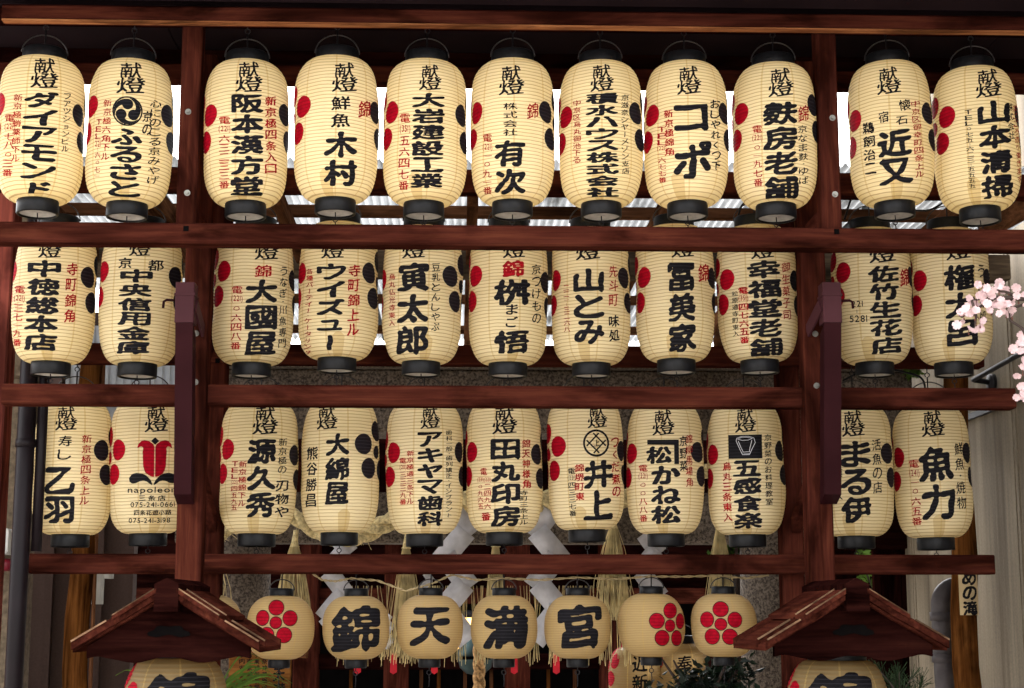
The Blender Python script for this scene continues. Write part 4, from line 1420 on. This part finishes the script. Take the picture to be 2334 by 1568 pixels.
# lamp glowing in the hall, bell and bell rope, red tags
lt = thing("shrine_lamp", "small glowing amber lamp between the dense lettered round lanterns", "lamp", P(1065, 1440, 11.5))
mb = MB()
mb.lathe([(0.01, -0.13), (0.06, -0.125), (0.07, -0.09), (0.07, 0.1), (0.05, 0.115)], 20)
mb.build("shade", MLAMP, lt, True)
mb = MB()
mb.lathe([(0.075, 0.098), (0.08, 0.105), (0.05, 0.14), (0.01, 0.15)], 20)
mb.lathe([(0.074, -0.1), (0.074, -0.088)], 20)
mb.build("cap", IRON, lt, True)
bell = thing("suzu_bell", "dark bronze shrine bell hanging above the thick bell rope", "bell", P(1084, 1490, 11.0))
mb = MB()
mb.lathe([(0.002, -0.14), (0.06, -0.13), (0.105, -0.09), (0.12, -0.02), (0.125, 0.0), (0.125, 0.012), (0.115, 0.03), (0.09, 0.09), (0.04, 0.125), (0.015, 0.14), (0.015, 0.17)], 28)
mb.build("body", plain("old_bronze", (0.035, 0.055, 0.055), 0.4, 0.7), bell, True)
mb = MB()
mb.box((-0.1, -0.128, -0.035), (0.1, -0.03, -0.015))
mb.build("slit", BLACK, bell)
mb = MB()
bp0 = P(1092, 1505, 10.8)
for s_ in range(3):
    mb.tube([(bp0.x + 0.022 * math.cos(i * .5 + s_ * 2.09), bp0.y + 0.022 * math.sin(i * .5 + s_ * 2.09), bp0.z + 0.1 - i * 0.02) for i in range(60)], 0.021, 8)
tag(mb.build("bell_rope", plain("brown_rope", (0.3, 0.17, 0.07), 0.85, scale=50, var=0.35), None, True), "thick brown twisted bell rope hanging below the shrine bell", "rope")
for i, px in enumerate((815, 897, 990, 1172, 1268)):
    c = P(px, 1512, 11.6)
    mb = MB()
    mb.prism([(c.x - .022, c.y, c.z + .07), (c.x + .022, c.y, c.z + .07), (c.x + .024, c.y - .004, c.z - .06), (c.x, c.y - .008, c.z - .075), (c.x - .024, c.y - .004, c.z - .06)], (0, 0.006, 0))
    tag(mb.build("red_pennant", RCLOTH), ["small red cloth pennant under the first black lettered round lantern", "small red cloth pennant between the first two lettered round lanterns", "small red cloth pennant under the open lettered round lantern", "small red cloth pennant under the dense lettered round lantern", "small red cloth pennant under the roofed character lantern"][i], "pennant", "red cloth pennants in front of the shrine hall")


# ------------------------------------------------------------------ lettered flat surfaces
def flat_text(parent, name, mat, items, Y):
    mb_ = MB()
    for (tok, wt, px0, py0, px1, py1) in items:
        v, f = glyph(tok, wt, 26)
        a_, b_ = P(px0, py0, Y), P(px1, py1, Y)
        mb_.add(np.stack([a_.x + v[:, 0] * (b_.x - a_.x), np.full(len(v), Y), b_.z + v[:, 1] * (a_.z - b_.z)], -1), f)
    return mb_.build(name, mat, parent)


board = thing("notice_board", "brown wooden notice board with black lettering behind the left stand", "notice board")
mb = MB()
a, b = bx(520, 662, 1478, 1640, 7.6, 0.03)
mb.box(a, b, 0.004)
mb.build("panel", wood("board_wood", 'x', (0.08, 0.03, 0.008), (0.17, 0.07, 0.02), (0.25, 0.11, 0.03)), board)
mb = MB()
mb.bar(P(505, 1480, 7.55), P(700, 1432 + 60, 7.55), 0.1, 0.03)
mb.build("rail", BX, board)
mb = MB()
mb.box((a[0] + 0.1, 7.6, 0), (a[0] + 0.14, 7.629, a[2]), 0.002)
mb.build("leg", BZ, board)
it = [("錦天満宮"[i], 2, 622, 1488 + i * 34, 650, 1519 + i * 34) for i in range(4)]
for k, col in enumerate(("御祭神菅原道", "学業成就祈願", "商売繁盛厄除", "家内安全招福")):
    it += [(ch, 1, 596 - k * 17, 1486 + i * 15, 609 - k * 17, 1499 + i * 15) for i, ch in enumerate(col)]
flat_text(board, "lettering", INK, it, 7.598)

# standing lanterns of the courtyard seen below the round ones
for (px, py, label, txt) in ((1450, 1650, "tall lettered paper lantern in the courtyard below the crested lantern turned right", "近新"), (1552, 1640, "lettered paper lantern in the courtyard at the edge of the dark bush", "奉納")):
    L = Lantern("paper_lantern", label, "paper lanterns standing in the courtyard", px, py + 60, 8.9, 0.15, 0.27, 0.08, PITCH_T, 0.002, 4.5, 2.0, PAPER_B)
    for i, ch in enumerate(txt):
        L.char('k', ch, 2, px + 8, 1496 + i * 42, 1534 + i * 42, 36)
    L.side_crest('cr', px - 52, 1510)
    L.finish(0, 0.0735, 0.0765, 0.043)


# ------------------------------------------------------------------ roofed lantern stands in front
def stand(pxc, pyr, pxl, pxr, pye, pxlan, label, labl, yw):
    Yf = 4.95
    top = P(pxc, pyr, Yf)
    xl, xr = P(pxl, pye, Yf).x, P(pxr, pye, Yf).x
    zl = P(pxl, pye, Yf).z
    rise = top.z - zl
    hw = (xr - xl) / 2
    root = thing("lantern_stand", label, "lantern stand", (top.x, Yf, 0), "roofed lantern stands before the rack")
    root.rotation_euler = (0, 0, yw)
    zt = top.z
    D = 0.44
    for sg in (-1, 1):
        pr = [(0.0, 0.0), (0.12, -0.075), (hw * 0.62, -rise * 0.60), (hw * 0.98, -rise * 0.94)]
        mb_ = MB()
        v, f = [], []
        for (x, z) in pr:
            for (y, dz) in ((0, 0), (D, 0), (D, -0.016), (0, -0.016)):
                v.append((sg * x, y, zt - 0.012 + z + dz))
        for i in range(3):
            for k in range(4):
                q = (i * 4 + k, i * 4 + (k + 1) % 4, (i + 1) * 4 + (k + 1) % 4, (i + 1) * 4 + k)
                f.append(q if sg < 0 else tuple(reversed(q)))
        f += [(0, 1, 2, 3), (15, 14, 13, 12)]
        mb_.add(v, f)
        mb_.build("roof_slope", WY, root)
        for (y0, y1) in ((-0.022, 0.0), (0.1, 0.118), (D - 0.02, D + 0.004)):
            mb_ = MB()
            for a_, b_ in zip(pr[:-1], pr[1:]):
                x0_, x1_ = sg * a_[0], sg * b_[0]
                za, zb_ = zt + 0.004 + a_[1], zt + 0.004 + b_[1]
                hgt = 0.024
                pts_ = [(x0_, y0, za), (x1_, y0, zb_), (x1_, y0, zb_ - hgt), (x0_, y0, za - hgt)]
                mb_.prism(pts_ if sg < 0 else pts_[::-1], (0, y1 - y0, 0))
            mb_.build("verge_board", WY, root)
    for sg in (-1, 1):
        for (xa, xb, lift, y0, y1) in ((0.03, hw * 0.56, 0.012, -0.03, D + 0.01),):
            mb_ = MB()
            za, zb_ = zt - xa * 0.62, zt - rise * 0.56
            pts_ = [(sg * xa, y0, za + lift), (sg * xb, y0, zb_ + lift), (sg * xb, y0, zb_ + lift - 0.013), (sg * xa, y0, za + lift - 0.013)]
            mb_.prism(pts_ if sg < 0 else pts_[::-1], (0, y1 - y0, 0))
            mb_.build("upper_board", WY, root)
        for yy in (-0.0245, 0.0975):
            for (xa, za, xb, zb_) in ((pr[2][0], pr[2][1] + 0.0055, pr[3][0], pr[3][1] + 0.0055), (0.035, -0.035 * 0.62 + 0.0135, hw * 0.56, -rise * 0.56 + 0.0135)):
                mb_ = MB()
                mb_.bar((sg * xa, yy, zt + za), (sg * xb, yy, zt + zb_), 0.006, 0.005)
                mb_.build("lit_edge", EDGE_LIT, root)  # pale strips paint the light caught along the boards' top edges
    mb_ = MB()
    mb_.prism([(-0.036, -0.03, zt - 0.075), (0.036, -0.03, zt - 0.075), (0.036, -0.03, zt + 0.006), (0, -0.03, zt + 0.024), (-0.036, -0.03, zt + 0.006)], (0, D + 0.07, 0))
    mb_.build("ridge", DX, root)
    # gable board with cloud-cut lower edge
    bt = zl - 0.042
    edge = []
    for i in range(33):
        x = -hw * 0.86 + i / 32 * hw * 1.72
        u = x / hw
        edge.append((x, bt + 0.012 * math.cos(u * 9.0) + 0.01 * abs(math.sin(u * 5)) - 0.004))
    mb_ = MB()
    vt = [(x, zt - 0.03 - abs(x) / hw * rise * 0.97) for x, _ in edge]
    v = [(x, yy, z) for yy in (0.03, 0.052) for pl in (edge, vt) for x, z in pl]
    n = 33
    f = []
    for i in range(n - 1):  # front, back and cut edge of the board
        f += [(i, i + 1, n + i + 1, n + i), (2 * n + i + 1, 2 * n + i, 3 * n + i, 3 * n + i + 1), (i, 2 * n + i, 2 * n + i + 1, i + 1)]
    mb_.add(v, f)
    mb_.build("gable_board", DX, root)  # darker wood colour carries the shade of the roof overhang
    mb_ = MB()
    zz = zt - rise * 0.78
    sh = []
    for i in range(40):
        a_ = 2 * math.pi * i / 40
        k = 1 + 0.12 * math.cos(a_ * 6)
        z_ = math.sin(a_) * 0.022 * k
        sh.append((math.cos(a_) * 0.058 * k, 0.0275, zz + (z_ if z_ > 0 else z_ * 0.55 + 0.006 * math.cos(math.cos(a_) * 3))))
    mb_.prism(sh[::-1], (0, 0.004, 0))
    mb_.build("carved_opening", BLACK, root)
    mb_ = MB()
    mb_.box((-0.035, D - 0.08, 0), (0.035, D - 0.01, zt - 0.08), 0.005)
    mb_.build("post", WZ, root)
    mb_ = MB()
    mb_.box((-0.03, 0.0525, zt - 0.11), (0.03, D - 0.08, zt - 0.05), 0.004)
    mb_.build("bracket_arm", WY, root)
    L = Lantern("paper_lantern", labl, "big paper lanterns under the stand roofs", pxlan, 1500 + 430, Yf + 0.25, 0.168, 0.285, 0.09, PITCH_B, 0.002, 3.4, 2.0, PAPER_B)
    L.char('k', '錦', 3, pxlan, 1540, 1672, 150)
    L.char('k', '天', 3, pxlan, 1680, 1800, 150)
    L.side_crest('cr', pxlan - 108, 1588)
    L.finish(0, 0.09, 0.09, 0.04)


stand(384, 1336, 168, 606, 1474, 396, "left roofed wooden lantern stand with carved gable before the left post", "big paper lantern under the left stand's gabled roof", rad(-2))
stand(1948, 1336, 1722, 2150, 1470, 1915, "right roofed wooden lantern stand with carved gable before the right post", "big paper lantern under the right stand's gabled roof", rad(3))

# ------------------------------------------------------------------ flanking buildings
lb = thing("left_building", "beige stuccoed building with mauve panels at the left edge behind the rack", "building")
mb = MB()
mb.box((-4.0, 7.0, 0), (P(44, 1250, 7.0).x, 7.25, 2.98))
mb.build("stucco_wall", STUCCO, lb)
mb = MB()
mb.box((P(20, 500, 6.85).x, 6.85, 2.6), (P(74, 470, 6.85).x, 6.95, 4.1), 0.004)
mb.build("corner_strip", STUCCO, lb)
mb = MB()
mb.box((-3.2, 8.6, 0), (P(300, 1400, 8.6).x, 8.7, 3.2))
for px in (112, 168, 225):
    c = P(px, 1400, 8.6)
    mb.box((c.x - 0.02, 8.56, 0), (c.x + 0.02, 8.599, 3.2))
mb.build("panel_wall", MAUVE, lb)
mb = MB()
for k in range(30):
    x = P(150, 860, 7.6).x + k * 0.018
    mb.box((x, 7.6 + 0.006 * (k % 2), 2.5), (x + 0.0175, 7.62 + 0.006 * (k % 2), 2.95))
mb.build("corrugated_strip", plain("pale_blue_siding", (0.45, 0.5, 0.56), 0.5), lb)
lp = thing("red_corner_post", "worn red timber corner post at the left edge behind the beams", "post")
c = P(14, 600, 6.3)
mb = MB()
mb.box((c.x - 0.16, 6.3, 0), (c.x + 0.022, 6.42, 4.3), 0.006)
mb.build("timber", wood("faded_red_z", 'z', (0.1, 0.025, 0.02), (0.13, 0.032, 0.024), (0.19, 0.05, 0.034)), lp)
dp = thing("drainpipe", "dark glossy drainpipe running down the left wall beside the shaded lantern", "drainpipe")
YD = 6.24
x0 = P(49, 1200, YD).x
mb = MB()
mb.tube([(x0, YD, 0), (x0, YD, 1.5), (x0, YD, 3.2)], 0.034, 20)
mb.build("pipe", PIPE, dp, True)
mb = MB()
for z in (1.3, 2.25, 3.0):
    mb.lathe([(0.035, -0.015), (0.038, -0.015), (0.038, 0.015), (0.035, 0.015)], 20, (x0, YD, z))
mb.build("bracket", PIPE, dp, True)
x1 = P(82, 1200, YD).x
mb = MB()
mb.tube([(x1, YD + 0.02, P(80, 1262, YD).z + 0.01), (x1, YD + 0.02, 2.2), (x1, YD + 0.02, 3.2)], 0.02, 16)
mb.build("shade_tube", PIPE, dp, True)  # dark tube added to give the soft shading on the lantern's left edge
jb = thing("junction_box", "grey electrical junction box on the stucco wall at the left edge", "junction box", P(8, 1236, 6.9))
mb = MB()
mb.box((-0.09, -0.06, -0.05), (0.035, 0.09, 0.055), 0.008)
mb.build("housing", GREYBOX, jb)
mb = MB()
mb.tube([(0.04, 0.0, 0.08), (0.06, -0.01, 0.05), (0.055, 0, 0.0), (0.03, 0, -0.05)], 0.005, 6)
mb.build("cable", GREYBOX, jb, True)
al = thing("alarm_lamp", "small red capped alarm lamp under the grey junction box", "alarm lamp", P(12, 1287, 6.9))
mb = MB()
mb.tube([(-0.08, 0, 0), (-0.004, 0, 0)], 0.027, 16)
mb.build("mount", GREYBOX, al, True)
mb = MB()
mb.tube([(-0.004, 0, 0), (0.02, 0, 0), (0.035, 0, 0), (0.042, 0, 0)], [0.027, 0.026, 0.018, 0.006], 16)
mb.build("lens", plain("red_lens", (0.09, 0.006, 0.012), 0.3), al, True)

rb = thing("right_building", "weathered grey beige clad building running back along the right edge", "building")
XR = 2.62
mb = MB()
mb.box((XR, 3.0, 0), (XR + 0.2, 9.5, 5.2))
k = 0
for y in np.arange(3.9, 9.4, 0.9):
    mb.box((XR - 0.006, y, 0), (XR + 0.01, y + 0.03, 5.18))
    mb.box((XR - 0.004, y + 0.05, 0), (XR + 0.01, y + 0.06, 5.18))
mb.build("siding_wall", SIDING, rb)
mb = MB()
mb.bar((XR - 0.012, 4.0, 2.60), (XR - 0.012, 9.45, 2.60), 0.02, 0.03)
mb.build("seam_strip", IRON, rb)
mb = MB()
ywt = 9.0
mb.box((P(2204, 1000, 8.4).x, 8.42, 0), (XR + 0.02, 8.55, 5.1), 0.01)
mb.build("corner_trim", SIDING, rb)
hr = thing("handrail_bracket", "dark pipe on a round wall flange sticking out of the right hand cladding", "pipe bracket")
h0 = P(2287, 872, 7.75)
mb = MB()
mb.tube([(XR - 0.012, h0.y, h0.z), (XR - 0.04, h0.y, h0.z)], 0.042, 18)
mb.build("flange", IRON, hr, True)
mb = MB()
mb.tube([(XR - 0.03, h0.y, h0.z), (XR - 0.12, h0.y - 0.02, h0.z + 0.01), (XR - 0.14, h0.y - 1.0, h0.z + 0.03), (XR - 0.14, h0.y - 2.6, h0.z + 0.06)], 0.013, 12)
mb.build("pipe", IRON, hr, True)

# poles
for (px, pyr, Y, r, label, py0) in ((180, 1400, 7.2, 0.052, "varnished golden log pole behind the rack at the left", 820), (2200, 1400, 7.3, 0.058, "varnished golden log pole with a lettered paper strip at the right", 820)):
    c = P(px, pyr, Y)
    root = thing("log_pole", label, "wooden pole", (c.x, Y, 0), "varnished log poles either side of the rack")
    z1 = P(px, py0, Y).z
    mb = MB()
    mb.tube([(0.012 * math.sin(i * 1.7), 0, z1 * i / 12) for i in range(13)], [r * (1.06 - 0.1 * i / 12) for i in range(13)], 20)
    mb.build("log", GZ, root, True)
    if px > 1000:
        mb = MB()
        za, zb_ = P(px, 1300, Y - r).z, P(px, 1402, Y - r).z
        v, f = [], []
        for i in range(9):
            a_ = rad(-38 + i * 11)
            for z in (zb_, za):
                v.append(((r * 1.04 + 0.003) * math.sin(a_), -(r * 1.04 + 0.003) * math.cos(a_), z))
        f = [(2 * i, 2 * i + 2, 2 * i + 3, 2 * i + 1) for i in range(8)]
        mb.add(v, f)
        st = mb.build("paper_strip", plain("old_paper", (0.42, 0.31, 0.17), 0.8), root)
        mb = MB()
        for i, ch in enumerate("めの滝"):
            v, f = glyph(ch, 3, 26)
            hh = (za - zb_) / 3
            ang = rad(-24) + v[:, 0] * rad(62)
            rr_ = r * 1.04 + 0.005
            mb.add(np.stack([rr_ * np.sin(ang), -rr_ * np.cos(ang), za - hh * (i + 1) + v[:, 1] * hh * .95], -1), f)
        mb.build("lettering", INK, st)
    else:
        mb = MB()
        mb.box((r + 0.002, -0.01, 0), (r + 0.014, 0.02, z1 - 0.02), 0.002)
        mb.build("edge_strip", BZ, root)
wp = thing("wall_bracket", "pale painted metal bracket box fixed beside the left log pole", "bracket")
mb = MB()
a, b = bx(208, 231, 1300, 1377, 7.5, 0.06)
mb.box(a, b, 0.004)
a, b = bx(206, 228, 1405, 1440, 7.55, 0.01)
mb.build("plate", GREYBOX, wp)
mb = MB()
a, b = bx(178, 250, 1290, 1318, 8.0, 0.1)
mb.box(a, b, 0.004)
mb.build("arm", GREYBOX, wp)

pp_ = thing("drain_elbow_pipe", "grey drain pipe with rounded elbow beside the right log pole", "drainpipe")
Yp = 7.5
c0 = P(2130 + 14, 1380, Yp)
rp_ = 0.046
mb = MB()
path = [(c0.x + 0.02, Yp, 0.0), (c0.x, Yp, c0.z)]
for i in range(1, 9):
    a_ = i / 8 * math.pi / 2
    path.append((c0.x + 0.085 * (1 - math.cos(a_)), Yp, c0.z + 0.085 * math.sin(a_)))
path.append((c0.x + 0.16, Yp, c0.z + 0.085))
mb.tube(path, rp_, 20)
mb.build("pipe", GPIPE, pp_, True)
mb = MB()
for z in (c0.z - 0.05, P(2140, 1500, Yp).z):
    mb.lathe([(rp_ + 0.001, -0.02), (rp_ + 0.007, -0.02), (rp_ + 0.007, 0.02), (rp_ + 0.001, 0.02)], 20, (c0.x + 0.002, Yp, z))
mb.build("collar", GPIPE, pp_, True)

# dark shed wall at the right rear
sh = thing("dark_shed", "blackened timber shed between the torii and the right log pole", "shed")
mb = MB()
for i in range(7):
    a, b = bx(1996 + i * 15.6, 2011 + i * 15.6, 1240, 1568, 9.6, 0.06)
    mb.box((a[0], a[1] + 0.004 * (i % 2), 0), (b[0], b[1], b[2]), 0.003)
mb.build("wall", DZ, sh)
mb = MB()
a, b = bx(1830, 2300, 1150, 1250, 9.45, 0.2)
mb.box(a, b, 0.01)
mb.build("fascia", DX, sh)
mb = MB()
a, b = bx(1880, 1956, 1240, 1568, 9.7, 0.06)
mb.box((a[0], a[1], 0), b, 0.004)
mb.build("post", DZ, sh)


# ------------------------------------------------------------------ plants
def leaf_cloud(name, mat, parent, c, rx, ry, rz, n, size, aspect=2.2, droop=0.2, seed=1, clumps=9):
    r_ = random.Random(seed)
    mb_ = MB()
    cl = []
    for _ in range(clumps):
        d = Vector((r_.gauss(0, 1), r_.gauss(0, 1), r_.gauss(0, 1))).normalized() * r_.uniform(0.25, 0.85)
        cl.append((d, r_.uniform(0.3, 0.5)))
    for _ in range(n):
        d, q = r_.choice(cl)
        o = d + Vector((r_.gauss(0, 1), r_.gauss(0, 1), r_.gauss(0, 1))) * q * 0.5
        p = Vector((c[0] + o.x * rx, c[1] + o.y * ry, c[2] + o.z * rz))
        s = size * r_.uniform(0.6, 1.3)
        dr_ = Vector((r_.gauss(0, 1), r_.gauss(0, 1), r_.gauss(0, .7) - droop)).normalized()
        sd_ = dr_.cross(Vector((r_.gauss(0, 1), r_.gauss(0, 1), r_.gauss(0, 1)))).normalized() * s / aspect / 2
        nm = dr_.cross(sd_).normalized() * s * 0.08
        a_, b_ = p, p + dr_ * s
        m1 = p + dr_ * s * 0.4
        mb_.add([a_, m1 - sd_ + nm, m1, m1 + sd_ + nm, b_], [(0, 2, 1), (0, 3, 2), (1, 2, 4), (2, 3, 4)])
    return mb_.build(name, mat, parent)


def shrub(name, label, cat, px, py, Y, rx, ry, rz, n, size, mat, seed, stem=True):
    c = P(px, py, Y)
    root = thing(name, label, cat, (c.x, Y, 0))
    leaf_cloud("foliage", mat, root, (0, 0, c.z), rx, ry, rz, n, size, seed=seed)
    if stem:
        mb_ = MB()
        mb_.tube([(0, 0, 0), (0.03, 0, c.z * .5), (0, 0.02, c.z)], [0.035, 0.025, 0.012], 8)
        for q in range(5):
            a_ = q * 1.3
            mb_.tube([(0.02, 0, c.z * .6), (math.cos(a_) * rx * .4, math.sin(a_) * ry * .4, c.z), (math.cos(a_) * rx * .7, math.sin(a_) * ry * .7, c.z + rz * .5)], [0.014, 0.009, 0.004], 6)
        mb_.build("trunk", TWIG, root)


shrub("camellia_bush", "dark glossy evergreen bush beside the granite pillar at the lower right", "bush", 1600, 1560, 7.4, 0.28, 0.25, 0.22, 900, 0.055, LEAFD, 3)
shrub("garden_tree", "sunlit bright green tree glimpsed beyond the dark shed", "tree", 2050, 1330, 12.5, 0.9, 0.6, 0.7, 2600, 0.10, LEAFB, 5)
shrub("fern_shrub", "small green shrub showing beside the granite pillar above the lowest beam", "shrub", 1665, 1246, 8.9, 0.14, 0.1, 0.13, 260, 0.055, LEAF, 8)
c = P(2050, 864, 8.4)
mb = leaf_cloud("moss_clump", LEAFB, None, (c.x, c.y - .3, c.z), 0.06, 0.05, 0.035, 160, 0.03, seed=4)
tag(mb, "small bright green tuft growing on the end of the torii's top beam", "plant")

# arching palm leaves behind the left stand
c = P(505, 1610, 5.75)
palm = thing("palm_plant", "arching bright green palm leaves behind the left stand's lantern", "plant", (c.x, c.y, 0))
r_ = random.Random(12)
for q in range(34):
    lft = q >= 29
    ang = r_.uniform(-0.15, 0.5)
    ln = r_.uniform(0.12, 0.28) if not lft else r_.uniform(0.05, 0.1)
    up = r_.uniform(0.05, 0.16) if not lft else r_.uniform(0.02, 0.05)
    sx = -1 if lft else 1
    x_off = r_.uniform(-0.08, 0.03) if not lft else -0.26
    bz = c.z + r_.uniform(-0.06, 0.05) + (0.07 if lft else 0)
    mb = MB()
    v, f = [], []
    yo = r_.uniform(-.06, .06)
    for i in range(12):
        t = i / 11
        p = Vector((x_off + sx * ln * t, yo + 0.05 * t * math.sin(q * 2.1), bz + up * math.sin(t * r_.uniform(2.3, 2.5)) - 0.01 * t))
        w_ = 0.0042 * math.sin(min(1, t * 1.2 + 0.15) * math.pi * 0.96) + 0.0003
        v += [p + Vector((0, -w_, w_ * 0.9)), p + Vector((0, w_, -w_ * 0.9))]
    f = [(2 * i, 2 * i + 1, 2 * i + 3, 2 * i + 2) for i in range(11)]
    mb.add([tuple(x) for x in v], f)
    mb.build("frond", LEAFB, palm, True)

# pine sprig beside the right stand's lantern
c = P(2045, 1545, 6.0)
pine = thing("pine_plant", "small dark pine beside the right stand's big lantern", "pine", (c.x, c.y, 0))
mb = MB()
mb2 = MB()
r_ = random.Random(2)
for q in range(9):
    b0 = Vector((r_.uniform(-.06, .06), r_.uniform(-.05, .05), c.z - 0.1 + r_.uniform(-.06, .06)))
    tip = b0 + Vector((r_.uniform(-.07, .1), r_.uniform(-.05, .05), r_.uniform(.06, .13)))
    mb2.tube([Vector((0, 0, c.z - 0.3)), b0, tip], [0.008, 0.005, 0.002], 6)
    for i in range(46):
        p = b0.lerp(tip, r_.random())
        d = ((tip - b0).normalized() + Vector((r_.gauss(0, .55), r_.gauss(0, .55), r_.gauss(0, .4)))).normalized()
        mb.tube([p, p + d * 0.055], 0.0011, 3, cap=False)
mb.build("needles", NEEDLE, pine)
mb2.tube([(0, 0, 0), (0.01, 0, c.z - 0.28)], [0.02, 0.009], 8)
mb2.build("trunk", TWIG, pine)

# cherry blossom spray in the right foreground
YC = 4.6
ch = thing("cherry_branch", "pink artificial cherry blossom branch reaching in at the right edge", "blossom branch", P(2440, 700, YC))
base = P(2440, 700, YC)
tw_ = [[(2440, 700), (2400, 690), (2330, 681), (2270, 678), (2215, 684)], [(2330, 681), (2290, 664), (2255, 662), (2228, 668)], [(2270, 678), (2232, 700), (2205, 706)], [(2345, 690), (2300, 705), (2302, 730), (2330, 748), (2348, 790), (2340, 860), (2338, 905)], [(2215, 684), (2225, 720), (2222, 745)]]
mb = MB()
for q, path in enumerate(tw_):
    mb.tube([P(x, y, YC + 0.01 * math.sin(x)) - base for x, y in path], [0.0065 if q == 0 else 0.004] * (len(path) - 1) + [0.0015], 6)
mb.build("twig", TWIG, ch, True)
r_ = random.Random(21)
fl = [(2205, 704), (2192, 712), (2190, 738), (2226, 690), (2240, 672), (2228, 668), (2258, 668), (2272, 655), (2285, 664), (2248, 690), (2268, 690), (2283, 692), (2290, 710), (2262, 708), (2300, 700), (2310, 690), (2318, 660), (2330, 675), (2226, 745), (2215, 750), (2238, 740), (2278, 712), (2250, 655), (2296, 652), (2325, 768), (2318, 790), (2330, 805), (2334, 835), (2326, 850), (2338, 880), (2336, 905), (2322, 900), (2275, 672), (2240, 655), (2212, 690), (2222, 718), (2295, 685)]
pet = MB()
for (x, y) in fl:
    for q in range(2):
        c = P(x + r_.gauss(0, 7), y + r_.gauss(0, 7), YC + r_.uniform(-.05, .03)) - base
        nrm = Vector((r_.gauss(0, .7), -1, r_.gauss(0, .7))).normalized()
        u = nrm.orthogonal().normalized()
        v = nrm.cross(u)
        a0 = r_.uniform(0, 6.28)
        sz = r_.uniform(0.0105, 0.0145)
        cup = r_.uniform(0.1, 0.7)
        for k in range(5):
            a_ = a0 + k * 2 * math.pi / 5
            ra = u * math.cos(a_) + v * math.sin(a_)
            ta = u * -math.sin(a_) + v * math.cos(a_)
            pts_ = [c]
            for (rr_, tt) in ((0.45, -0.42), (0.85, -0.5), (1.05, -0.25), (0.98, 0.0), (1.05, 0.25), (0.85, 0.5), (0.45, 0.42)):
                pts_.append(c + (ra * rr_ + ta * tt * 0.95) * sz + nrm * sz * cup * rr_ * rr_ * 0.6)
            pet.add([tuple(p) for p in pts_], [(0, i, i + 1) for i in range(1, 7)])
for _ in range(26):
    (x, y), (x2, y2) = r_.choice(fl), r_.choice(fl)
    if abs(x - x2) + abs(y - y2) > 60:
        continue
    a_, b_ = P(x, y, YC + .02) - base, P(x2, y2, YC + .01) - base
    pet.tube([a_, (a_ + b_) / 2 + Vector((0, 0, .006)), b_], 0.0014, 5, 1)
for _ in range(22):
    x, y = r_.choice(fl)
    c = P(x + r_.gauss(0, 9), y + 8 + r_.gauss(0, 6), YC) - base
    pet.tube([c + Vector((0, 0, .014)), c + Vector((0, 0, .004)), c, c - Vector((0, 0, .004))], [0.0008, 0.001, 0.0028, 0.001], 6, 1)
pet.build("blossoms", [PETAL, plain("reddish_stem", (0.12, 0.045, 0.035), 0.7)], ch, True)

# ------------------------------------------------------------------ electric cables and a chain
cables = [
    ("black electric cable looping behind the lanterns right of the right post", [(1925, 500, 6.2), (1945, 445, 6.2), (1980, 432, 6.2), (2040, 468, 6.2), (2110, 480, 6.15), (2160, 455, 6.15), (2180, 436, 6.1)]),
    ("black electric cable curving down behind the sixth and seventh top row lanterns", [(1290, 435, 6.2), (1310, 462, 6.2), (1335, 468, 6.2), (1362, 470, 6.2)]),
    ("black electric cable arching beside the lantern left of the right post", [(1680, 508, 6.15), (1690, 470, 6.15), (1715, 452, 6.15), (1760, 442, 6.15), (1650, 440, 6.12)]),
    ("black electric cable sagging below the right end of the third rear beam", [(1920, 868, 6.5), (1990, 838, 6.5), (2060, 848, 6.5), (2100, 862, 6.5), (2110, 892, 6.5)]),
]
for label, pts_ in cables:
    pw = [P(x, y, Yq) for x, y, Yq in pts_]
    fine = []
    for i in range(len(pw) - 1):
        p0, p1, p2, p3 = pw[max(i - 1, 0)], pw[i], pw[i + 1], pw[min(i + 2, len(pw) - 1)]
        for k in range(6):
            t = k / 6
            fine.append(0.5 * (2 * p1 + (p2 - p0) * t + (2 * p0 - 5 * p1 + 4 * p2 - p3) * t * t + (3 * p1 - p0 - 3 * p2 + p3) * t ** 3))
    fine.append(pw[-1])
    mb = MB()
    mb.tube(fine, 0.0042, 6)
    tag(mb.build("electric_cable", CABLE, None, True), label, "cable", "black electric cables among the lanterns")
mb = MB()
for i in range(14):
    c = P(1312, 697 + i * 7, 7.0)
    mb.tube([(c.x + (0.008 * math.cos(a_) if i % 2 else 0), c.y + (0 if i % 2 else 0.008 * math.cos(a_)), c.z + 0.011 * math.sin(a_)) for a_ in np.linspace(0, 2 * math.pi, 11)], 0.002, 5)
tag(mb.build("hanging_chain", IRON, None, True), "thin steel chain hanging behind the second row between its middle lanterns", "chain")
